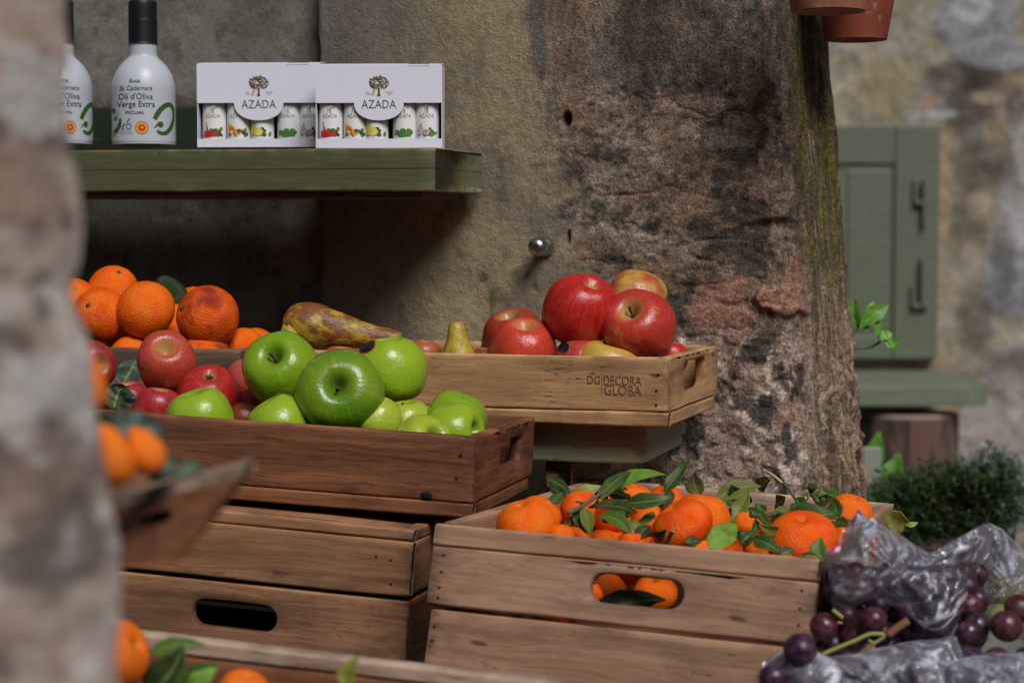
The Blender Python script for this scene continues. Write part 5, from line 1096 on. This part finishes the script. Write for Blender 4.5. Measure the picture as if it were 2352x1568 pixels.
for y0, fl in ((415, 1), (600, -1)):
    h = obj("hinge", None, None) if False else bpy.data.objects.new("hinge", None); SC.collection.objects.link(h); h.parent = sh; h["label"] = "long green painted strap hinge"
    if fl > 0:
        fbox(h, sb, "hinge_plate", 2086, 2093, 415, 470, .055, .070, PAINT_SH, .002); fbox(h, sb, "hinge_pin", 2106, 2115, 414, 520, .055, .082, PAINT_SH, .003); fbox(h, sb, "hinge_tip", 2092, 2122, 462, 471, .055, .078, PAINT_SH, .002)
    else:
        fbox(h, sb, "hinge_plate", 2084, 2090, 655, 700, .055, .070, PAINT_SH, .002); fbox(h, sb, "hinge_pin", 2104, 2113, 592, 702, .055, .082, PAINT_SH, .003); fbox(h, sb, "hinge_tip", 2086, 2122, 696, 705, .055, .078, PAINT_SH, .002)
s3 = thing("wall_shelf", "green rounded sill shelf under the far shutter", "shelf", P(2284, 886, 5.75), (0, 0, .0), "green wooden shelves"); obj("shelf_board", rounded_shelf(.9, .62, .060, .09), PAINT_SILL, s3)
# upright log under the sill
def log():
    n = 60; V = []; c = P(2080, 1140, 5.9); top = P(2080, 945, 5.9).z; zs = np.linspace(0.0, top, 60); r = 116 * 5.9 / F
    for z in zs:
        for k in range(n):
            a = 2 * math.pi * k / n; e = fbm(np.array([math.cos(a) * 9, math.sin(a) * 9, z * 3]), 800, 4) - .5; rr = r * (1 + e * .16) * (1 + (top - z) * .10); V.append((rr * math.cos(a), rr * math.sin(a) * .8, z - c.z))
    f = grid_faces(len(zs), n, True); b = len(V); V.append((0, 0, top - c.z)); f += [((len(zs) - 1) * n + k, (len(zs) - 1) * n + (k + 1) % n, b) for k in range(n)]
    return mesh("log", V, f), c
lm, lc = log()
BARK = NM("streaked_bark"); tcv = BARK.n("TexCoord").outputs["Object"]; nn_ = BARK.noise(BARK.scale(tcv, (20, 20, 2.4)), 1, 5, .65, 1.5); cc = BARK.mix(BARK.ramp(nn_, .42, .58), (.018, .013, .013), (.125, .07, .045)); cc = BARK.mix(BARK.ramp(BARK.noise(BARK.scale(tcv, (30, 30, 5)), 1, 3), .5, .7, 0, .6), cc, (.17, .075, .038)); cc = BARK.mix(BARK.ramp(BARK.sep(tcv)[2], (945 - 1140) * -5.9 / F - .016, (945 - 1140) * -5.9 / F - .004), cc, (.30, .21, .17)); BARK.set(Base_Color=cc, Roughness=.85); BARK.bump(nn_, .6, .01)
tag(obj("sawn_log", lm, BARK.m, None, lc), "streaked brown log standing under the far green sill", "log")
# little grey green plate, lettuce, herbs
pb = P(2012, 1120, 3.5); ps = thing("plant_label", "small pale grey green plate standing among the lettuce leaves", "plate", pb)
a_, b_ = P(1985, 1118, 3.5), P(2030, 1030, 3.5); v, f = box_v((a_.x, 3.5, a_.z), (b_.x, 3.52, b_.z)); o = obj("plate", mesh("plate", [Vector(p) - pb for p in v], f, False), plain("pale_green_plate", (.24, .27, .21), .5), ps); o.modifiers.new("edge", 'BEVEL').width = .003
v, f = box_v((a_.x + .01, 3.504, a_.z - .25), (a_.x + .02, 3.516, a_.z - .001)); obj("stake", mesh("stake", [Vector(p) - pb for p in v], f, False), TWIG, ps)
def leafy(name, label, cat, base, specs, mt, wob=.05, fold=.2):
    """plant whose leaves are drawn base->tip: (A,B,w,color)"""
    t = thing(name, label, cat, base); VV, FF, cl = [], [], {}
    for i, (A, B, wp, c, D) in enumerate(specs):
        V, f = leaf_data(P(*A, D), P(*B, D - .02), wp * D / F, .25 + .2 * math.sin(i * 2.1), .15, fold, .6, 900 + i, wob); cl.setdefault(c, []).append(([p - base for p in V], f))
    for c, L in cl.items(): V, f = join(L); o = obj("leaves", mesh("leaves", V, f, True, np.tile(LUV, (len(L), 1))), mt, t); o.color = (*LC[c], 1)
    return t
LC['l'] = (.10, .30, .03); LC['l2'] = (.17, .42, .06)
lb = P(2025, 1190, 3.6)
lt = leafy("lettuce_plant", "bright green lettuce plant beside the log", "plant", lb, [((2015, 1150), (2020, 990), 55, 'l', 3.65), ((2020, 1150), (2062, 1040), 60, 'l', 3.62), ((2025, 1165), (2095, 1105), 40, 'l2', 3.58), ((2020, 1180), (2040, 1090), 44, 'l2', 3.56), ((2015, 1190), (2060, 1130), 50, 'l', 3.55), ((2010, 1200), (2075, 1160), 36, 'l', 3.54)], LEAF, .15)
v, f = tube([lb - lb + Vector((-.01, 0, -.25)), Vector((-.008, 0, .02))], .012, 8); obj("stem", mesh("stem", v, f), TWIG, lt)
# sprig of ivy on the wall corner
ib = P(1968, 790, 2.62); iv = thing("ivy_sprig", "bright green ivy sprig poking out from the stone corner before the shutter", "sprig", ib)
stick(iv, ib, [(1930, 802), (1975, 800), (2000, 797), (2022, 785)], [2.60, 2.62, 2.62, 2.61], .0016, TWIG); stick(iv, ib, [(1945, 790), (1968, 757), (1975, 740)], [2.60, 2.62, 2.62], .0014, TWIG)
for i, (A, B, wp, c, D) in enumerate([((1972, 752), (1962, 685), 34, 'l', 2.62), ((1972, 755), (2008, 688), 30, 'l', 2.62), ((1974, 757), (2042, 700), 40, 'l', 2.61), ((1978, 752), (2020, 700), 30, 'l', 2.615), ((2022, 785), (2012, 732), 22, 'l2', 2.61), ((2020, 780), (2050, 765), 26, 'l2', 2.60), ((2030, 780), (2062, 795), 22, 'l2', 2.60), ((2035, 785), (2066, 790), 14, 'l', 2.6), ((2040, 770), (2056, 812), 22, 'l', 2.60), ((1985, 760), (1995, 742), 14, 'l2', 2.61)]):
    V, f = leaf_data(P(*A, D), P(*B, D), wp * D / F, .3, .15, .25, .6, 950 + i, .06); o = obj("leaf", mesh("leaf", [p - ib for p in V], f, True, LUV), LEAF, iv); o.color = (*LC[c], 1)
# thyme like dark bush and silvery bush in pots
def bush(name, label, cx, cy, rx, ry, D, cols, n, ll, pot_mt, seed, soff):
    r = random.Random(seed); b = P(cx, cy + ry, D); t = thing(name, label, "plant", b); k = D / F; parts = {}
    for i in range(n):
        a = r.uniform(0, 2 * math.pi); q = r.random() ** .5; x = rx * q * math.cos(a); y = ry * (r.uniform(-1, 1)) ; dd = r.uniform(-1, 1) * rx * k * .6
        if (x / rx) ** 2 + (y / ry) ** 2 > 1 + 1.3 * (fbm(np.array([x * .028, y * .028, seed]), 33, 3) - .5): continue
        p = P(cx + x, cy + y, D) + FW * dd - b; d = Vector((x / rx * .6 + r.uniform(-.5, .5), r.uniform(-.5, .3), 1.0 if y < 0 else .6)).normalized(); L = ll * r.uniform(.6, 1.3) * (1.35 if y < -ry * .5 and r.random() < .4 else 1)
        clump = fbm(np.array([p.x * 14, p.y * 14, p.z * 14 + seed]), 34, 2); c = 0 if clump < .47 else 1
        if r.random() < .2: c = r.randrange(len(cols))
        # a sprig: crossed pair of narrow leaves along a short stem
        sd_ = d.cross(Vector((r.uniform(-1, 1), r.uniform(-1, 1), r.uniform(-1, 1)))).normalized()
        V, Fc = parts.setdefault(c, ([], []))
        for j in range(5):
            o_ = len(V); m_ = p + d * (L * j / 5); s2_ = Matrix.Rotation(j * 1.3, 3, d) @ sd_; tip = m_ + (d * .5 + s2_) * L * .34; wd_ = d.cross(s2_) * L * .07
            V += [tuple(m_), tuple((m_ + tip) / 2 + wd_), tuple(tip), tuple((m_ + tip) / 2 - wd_)]; Fc.append((o_, o_ + 1, o_ + 2, o_ + 3))
        o_ = len(V); wd_ = sd_ * L * .03; V += [tuple(p - wd_), tuple(p + wd_), tuple(p + d * L)]; Fc.append((o_, o_ + 1, o_ + 2))
    for c, (V, Fc) in parts.items(): o = obj("foliage", mesh("foliage", V, Fc, False, np.tile([.5, 0, 0], (len(V), 1))), LEAF, t); o.color = (*cols[c], 1)
    V, f = lathe([(0, 0), (rx * k * .62, -.001), (rx * k * .66, -.003), (rx * k * .62, -.03), (rx * k * .5, -.16), (0, -.16)], 40, 40); obj("pot", mesh("pot", V, f), pot_mt, t, (0, 0, soff)); return t
POTB = plain("blue_black_plant_pot", (.03, .035, .05), .4)
bush("herb_bush", "dark green thyme like herb bush behind the grape bags", 2172, 1176, 160, 74, 3.3, [(.016, .030, .010), (.036, .060, .020), (.060, .085, .032)], 3000, .030, POTB, 5, -.02)
bush("herb_bush", "silvery grey green bush next to the dark herb bush", 2280, 1150, 78, 76, 3.7, [(.12, .15, .13), (.30, .36, .36), (.42, .48, .50)], 1300, .036, POTB, 6, .0)

def ledge():
    xs, ys = np.linspace(.45, 1.9, 60), np.linspace(3.12, 4.05, 40); prof = [(0, ys[0], -.562)] + [(0, ys[0], z) for z in np.linspace(-.5, -.02, 12)] + [(0, y, 0) for y in ys] + [(0, ys[-1], -.562)]
    V = np.array([(x, y, .562 + z) for x in xs for _, y, z in prof]); q = V * 1.0; V = V + ((np.stack([fbm(q * 9, 820, 4), fbm(q * 9, 821, 4), fbm(q * 9, 822, 4)], -1) - .5) * np.array([.02, .05, .012]))
    c = mixc(np.broadcast_to(np.array([.20, .20, .165]), V.shape), [.12, .115, .10], sst(.4, .6, fbm(q * 14, 823, 4))); return mesh("stone_ledge", V, [f[::-1] for f in grid_faces(len(xs), len(prof))], True, c)
tag(obj("stone_ledge", ledge(), FARSTONE), "low grey green stone ledge on which the herb pots stand", "ledge")

# ------------------------------------------------------------------ grapes and plastic bags
def bunch(label, pts, D0, seed, cols, stems, group="bunches of grapes", fill=None):
    r = random.Random(seed); b = P(sum(p[0] for p in pts) / len(pts), sum(p[1] for p in pts) / len(pts), D0); t = thing("grape_bunch", label, "grapes", b, None, group); done = []
    gm = [fruit_mesh('grape', 300 + seed * 10 + i) for i in range(4)]
    for x, y, rp, dd in pts:
        D = D0 + dd; p = P(x, y, D) - b; rr = rp * D / F
        q = Vector((r.uniform(-1, 1), r.uniform(-1, .2), r.uniform(-1, 1))).to_track_quat('Z', 'Y').to_euler(); o = obj("grape", r.choice(gm), SK['grape'], t, p, q, rr); o.color = (*r.choice(cols), 0); done.append(p)
    for s in stems:
        stick(t, b, [q[:2] for q in s[0]], [D0 + s[1]] * len(s[0]), s[2], s[3])
    return t
GRC = [(.060, .006, .012), (.035, .006, .014), (.022, .008, .020), (.065, .008, .011)]
GST = plain("green_grape_stalk", (.26, .24, .05), .6); GSB = plain("brown_grape_stalk", (.17, .075, .03), .7)
def fillg(x0, x1, y0, y1, n, d0, d1, seed, keep=lambda x, y: True, r0=27, r1=32):
    r = random.Random(seed); L = []; tries = 0
    while len(L) < n and tries < 4000:
        tries += 1; x, y, d = r.uniform(x0, x1), r.uniform(y0, y1), r.uniform(d0, d1); rp = r.uniform(r0, r1)
        if keep(x, y) and all((x - a) ** 2 + (y - b) ** 2 + ((d - e) * F / 1.65) ** 2 > (rp + q) ** 2 * .80 for a, b, q, e in L): L.append((x, y, rp, d))
    return L
G1 = [(1892, 1438, 32, -.05), (2006, 1423, 31, -.055), (1962, 1462, 33, -.03), (1915, 1478, 26, -.02), (2040, 1480, 30, 0), (2226, 1390, 31, -.02), (2243, 1437, 32, -.03), (2224, 1452, 28, -.045), (2312, 1437, 36, -.05), (2340, 1397, 33, -.04), (1944, 1415, 30, -.01)]
G1 += fillg(1912, 2245, 1315, 1462, 60, -.015, .06, 11)
bunch("dark red grapes spilling from the upper plastic bag with a brown cut stalk", G1, 1.66, 1, GRC, [([(2086, 1424), (2062, 1440), (2038, 1458)], -.075, .0035, GSB), ([(2040, 1457), (2000, 1455), (1965, 1470), (1935, 1482), (1888, 1502)], -.075, .0017, GST), ([(2035, 1458), (2010, 1475), (1995, 1470)], -.075, .0013, GST), ([(1912, 1400), (1925, 1410), (1935, 1418)], -.06, .0018, GST), ([(1896, 1425), (1915, 1428), (1935, 1430)], -.05, .0010, GST)])
G2 = [(1838, 1492, 38, -.05), (1776, 1556, 32, -.05), (1850, 1548, 36, -.04), (1905, 1545, 34, -.03), (1965, 1550, 34, -.03)] + fillg(1790, 2420, 1512, 1640, 70, -.03, .05, 12, r0=28, r1=34)
bunch("dusky purple grapes inside the glossy bag along the bottom edge", G2, 1.58, 2, [(.055, .010, .024), (.035, .009, .026), (.07, .014, .026)], [])
G3_ = [(2296, 1412, 26, .05), (2330, 1372, 28, .06), (2352, 1420, 30, .03), (2262, 1405, 24, .08), (2310, 1350, 26, .09)] + fillg(2300, 2420, 1340, 1450, 10, .06, .14, 13)
bunch("pale yellow green grapes in the clear bag at the picture's edge", G3_, 1.72, 3, [(.30, .32, .04), (.36, .34, .06)], [])
def filmmat(name, haze, rough):
    k = NM(name); tr = k.n("BsdfTransparent"); tr.inputs[0].default_value = (.98, .98, 1, 1); gl = k.n("BsdfGlossy"); gl.inputs["Color"].default_value = (.92, .92, 1.0, 1); gl.inputs["Roughness"].default_value = rough; df = k.n("BsdfTranslucent"); df.inputs[0].default_value = (.80, .80, .88, 1); d2 = k.n("BsdfDiffuse"); d2.inputs[0].default_value = (.93, .92, 1.0, 1)
    v = k.n("TexCoord").outputs["Object"]
    def rdg(sc, d): return k.math('POWER', k.math('SUBTRACT', 1.0, k.math('ABSOLUTE', k.math('MULTIPLY', k.math('SUBTRACT', k.noise(v, sc, 2, .5, d), .5), 4.0))), 2.0)
    rx, ry_, rz0 = k.sep(v); cx2 = k.n('CombineXYZ'); k.put(cx2.inputs[0], k.math('MULTIPLY', k.math('ADD', k.math('MULTIPLY', rx, .80), k.math('MULTIPLY', rz0, .60)), .55)); k.put(cx2.inputs[1], ry_); k.put(cx2.inputs[2], k.math('MULTIPLY', k.math('SUBTRACT', k.math('MULTIPLY', rz0, .80), k.math('MULTIPLY', rx, .60)), 2.2)); vs = cx2.outputs[0]; r1 = k.math('POWER', k.math('SUBTRACT', 1.0, k.math('ABSOLUTE', k.math('MULTIPLY', k.math('SUBTRACT', k.noise(vs, 11, 3, .5, 1.6), .5), 5.0))), 3.0); r1 = k.math('MAXIMUM', r1, 0.0); r2 = k.math('MAXIMUM', k.math('POWER', k.math('SUBTRACT', 1.0, k.math('ABSOLUTE', k.math('MULTIPLY', k.math('SUBTRACT', k.noise(vs, 27, 2, .5, .8), .5), 5.0))), 3.0), 0.0)
    hh = k.math('ADD', r1, k.math('MULTIPLY', r2, .35)); bp = k.n("Bump"); bp.inputs["Strength"].default_value = .7; bp.inputs["Distance"].default_value = .006; k.put(bp.inputs["Height"], hh); k.put(gl.inputs["Normal"], bp.outputs[0])
    pt = k.ramp(k.noise(v, 13, 3, .6), .46, .60); hz = k.math('ADD', haze, k.math('MULTIPLY', k.math('MULTIPLY', k.ramp(k.math('ADD', r1, k.math('MULTIPLY', r2, .45)), .52, 1.1), k.math('ADD', k.math('MULTIPLY', pt, .75), .25)), 1.0)); haze = k.math('MINIMUM', hz, .92)  # white fold streaks: whitened creases, with highlights painted into the film
    lw = k.n("LayerWeight"); lw.inputs[0].default_value = .28; k.put(lw.inputs["Normal"], bp.outputs[0]); m0 = k.n("MixShader"); k.put(m0.inputs[0], .8); k.put(m0.inputs[1], df.outputs[0]); k.put(m0.inputs[2], d2.outputs[0])
    m1 = k.n("MixShader"); k.put(m1.inputs[0], haze); k.put(m1.inputs[1], tr.outputs[0]); k.put(m1.inputs[2], m0.outputs[0]); m2 = k.n("MixShader"); k.put(m2.inputs[0], k.math('ADD', k.math('MULTIPLY', lw.outputs["Fresnel"], .75), .05)); k.put(m2.inputs[1], m1.outputs[0]); k.put(m2.inputs[2], gl.outputs[0]); k.t.links.new(m2.outputs[0], k.out.inputs[0]); k.t.nodes.remove(k.p); return k.m
FILM = filmmat("clear_plastic_film", .085, .09); FILMW = filmmat("hazy_plastic_film", .16, .12)
def bag_mesh(out, cxy, D, bulge, seed, base, amp=.012, back=.09, dir_=None):
    n, K = 160, 36; rj = np.random.RandomState(seed); pts = np.array(out + [out[0]], float); seg = np.r_[0, np.cumsum(np.hypot(*np.diff(pts, axis=0).T))]; tt = np.linspace(0, seg[-1], n, endpoint=False); ox, oy = np.interp(tt, seg, pts[:, 0]), np.interp(tt, seg, pts[:, 1]); V = []
    for sgn, bl in ((-1, bulge), (1, back)):
        sa = np.linspace(0, 1, K) if sgn < 0 else np.linspace(1, 0, K); S, I = np.meshgrid(sa, np.arange(n), indexing='ij')
        X, Y = cxy[0] + (ox[I] - cxy[0]) * S, cxy[1] + (oy[I] - cxy[1]) * S; U = np.stack([X * .011, Y * .011, X * 0 + seed + (0 if sgn < 0 else 9)], -1)
        rg = 1 - abs(2 * fbm(U + fbm(U * .8 + 3, 850, 2)[..., None] * 1.5, 851, 3) - 1); fold = 1 - abs(2 * vn(np.stack([np.arctan2(oy[I] - cxy[1], ox[I] - cxy[0]) * 4.5 + seed, S * 1.3, S * 0], -1), 852) - 1)
        d = sgn * bl * np.sqrt(np.maximum(0, 1 - S ** 2.2)) - (rg - .6) * amp * 2.2 * (1 - .3 * S) - (fold - .6) * amp * 1.4 * S * (1.15 - S)
        jm = np.where((S > .02) & (S < .98), .10, 0.0); X = X + rj.uniform(-7, 7, X.shape) * jm; Y = Y + rj.uniform(-7, 7, X.shape) * jm; d = d + rj.uniform(-.0045, .0045, X.shape) * jm
        V += [P(x, y, D + e) - base for x, y, e in zip(X.ravel(), Y.ravel(), d.ravel())]
    out_ = []
    for q in grid_faces(2 * K, n, True): out_ += [(q[0], q[1], q[2]), (q[0], q[2], q[3])] if rj.rand() < .5 else [(q[0], q[1], q[3]), (q[1], q[2], q[3])]
    return V, out_
def bag(label, out, cxy, D, bulge, seed, mt, extra=None, back=.09, amp=.012):
    b = P(cxy[0], max(o[1] for o in out), D); t = thing("plastic_bag", label, "bag", b, None, "clear plastic grape bags"); V, f = bag_mesh(out, cxy, D, bulge, seed, b, amp, back); obj("film", mesh("film", V, f), mt, t)
    return t, b
bA, bAb = bag("crumpled clear plastic bag with a purple printed corner over the dark red grapes", [(1968, 1176), (2010, 1196), (2060, 1222), (2120, 1262), (2165, 1282), (2215, 1245), (2262, 1200), (2290, 1225), (2270, 1275), (2235, 1320), (2222, 1380), (2205, 1440), (2180, 1470), (2120, 1440), (2075, 1400), (2010, 1375), (1960, 1395), (1925, 1420), (1905, 1380), (1903, 1310), (1897, 1275), (1930, 1260), (1935, 1222)], (2065, 1310), 1.655, .055, 3, FILM, amp=.015)
bB, bBb = bag("glossy plastic bag full of purple grapes along the bottom edge", [(1742, 1568), (1752, 1520), (1790, 1497), (1845, 1478), (1900, 1508), (1960, 1500), (2030, 1484), (2100, 1470), (2160, 1466), (2195, 1458), (2215, 1510), (2290, 1505), (2380, 1500), (2430, 1560), (2430, 1680), (2000, 1690), (1740, 1660)], (2040, 1580), 1.575, .06, 7, FILMW, amp=.016)
bC, bCb = bag("thin clear bag around the pale grapes, standing up before the herb bushes", [(2268, 1198), (2300, 1212), (2352, 1262), (2420, 1300), (2440, 1460), (2300, 1470), (2250, 1440), (2232, 1380), (2240, 1310), (2262, 1260)], (2330, 1350), 1.73, .05, 12, FILM, amp=.012)
bD, bDb = bag("glossy folded plastic bag in the bottom corner beside the purple grapes", [(2200, 1512), (2260, 1500), (2352, 1497), (2430, 1505), (2450, 1640), (2260, 1650), (2185, 1590), (2170, 1530)], (2330, 1570), 1.535, .05, 21, FILMW, amp=.018)
# printed corner of the upper bag
def decal(parent, base, name, pts, D, col, rough=.4):
    v = [P(x, y, D) - base for x, y in pts]; n = len(v); v += [p + FW * .0008 for p in v]; obj(name, mesh(name, v, [tuple(range(n))[::-1], tuple(range(n, 2 * n))] + [(i, (i + 1) % n, (i + 1) % n + n, i + n) for i in range(n)], False), plain(name + "_ink", col, rough), parent)
decal(bA, bAb, "purple_print", [z4(1420, 750), z4(1462, 800), z4(1450, 870), z4(1400, 905), z4(1355, 890)], 1.640, (.16, .06, .40)); decal(bA, bAb, "green_print", [z4(1465, 815), z4(1520, 850), z4(1490, 870), z4(1458, 850)], 1.640, (.10, .33, .08)); decal(bA, bAb, "white_print", [z4(1462, 870), z4(1545, 830), z4(1588, 870), z4(1560, 965), z4(1490, 975), z4(1440, 940)], 1.641, (.62, .68, .75)); decal(bA, bAb, "teal_print", [z4(1440, 930), z4(1570, 862), z4(1578, 872), z4(1448, 944)], 1.639, (.08, .42, .42)); decal(bA, bAb, "pink_print", [z4(1165, 1118), z4(1215, 1080), z4(1270, 1075), z4(1240, 1110), z4(1185, 1140)], 1.61, (.72, .04, .22)); decal(bA, bAb, "white_tab", [z4(1215, 1100), z4(1262, 1082), z4(1250, 1130), z4(1205, 1135)], 1.609, (.75, .72, .78))
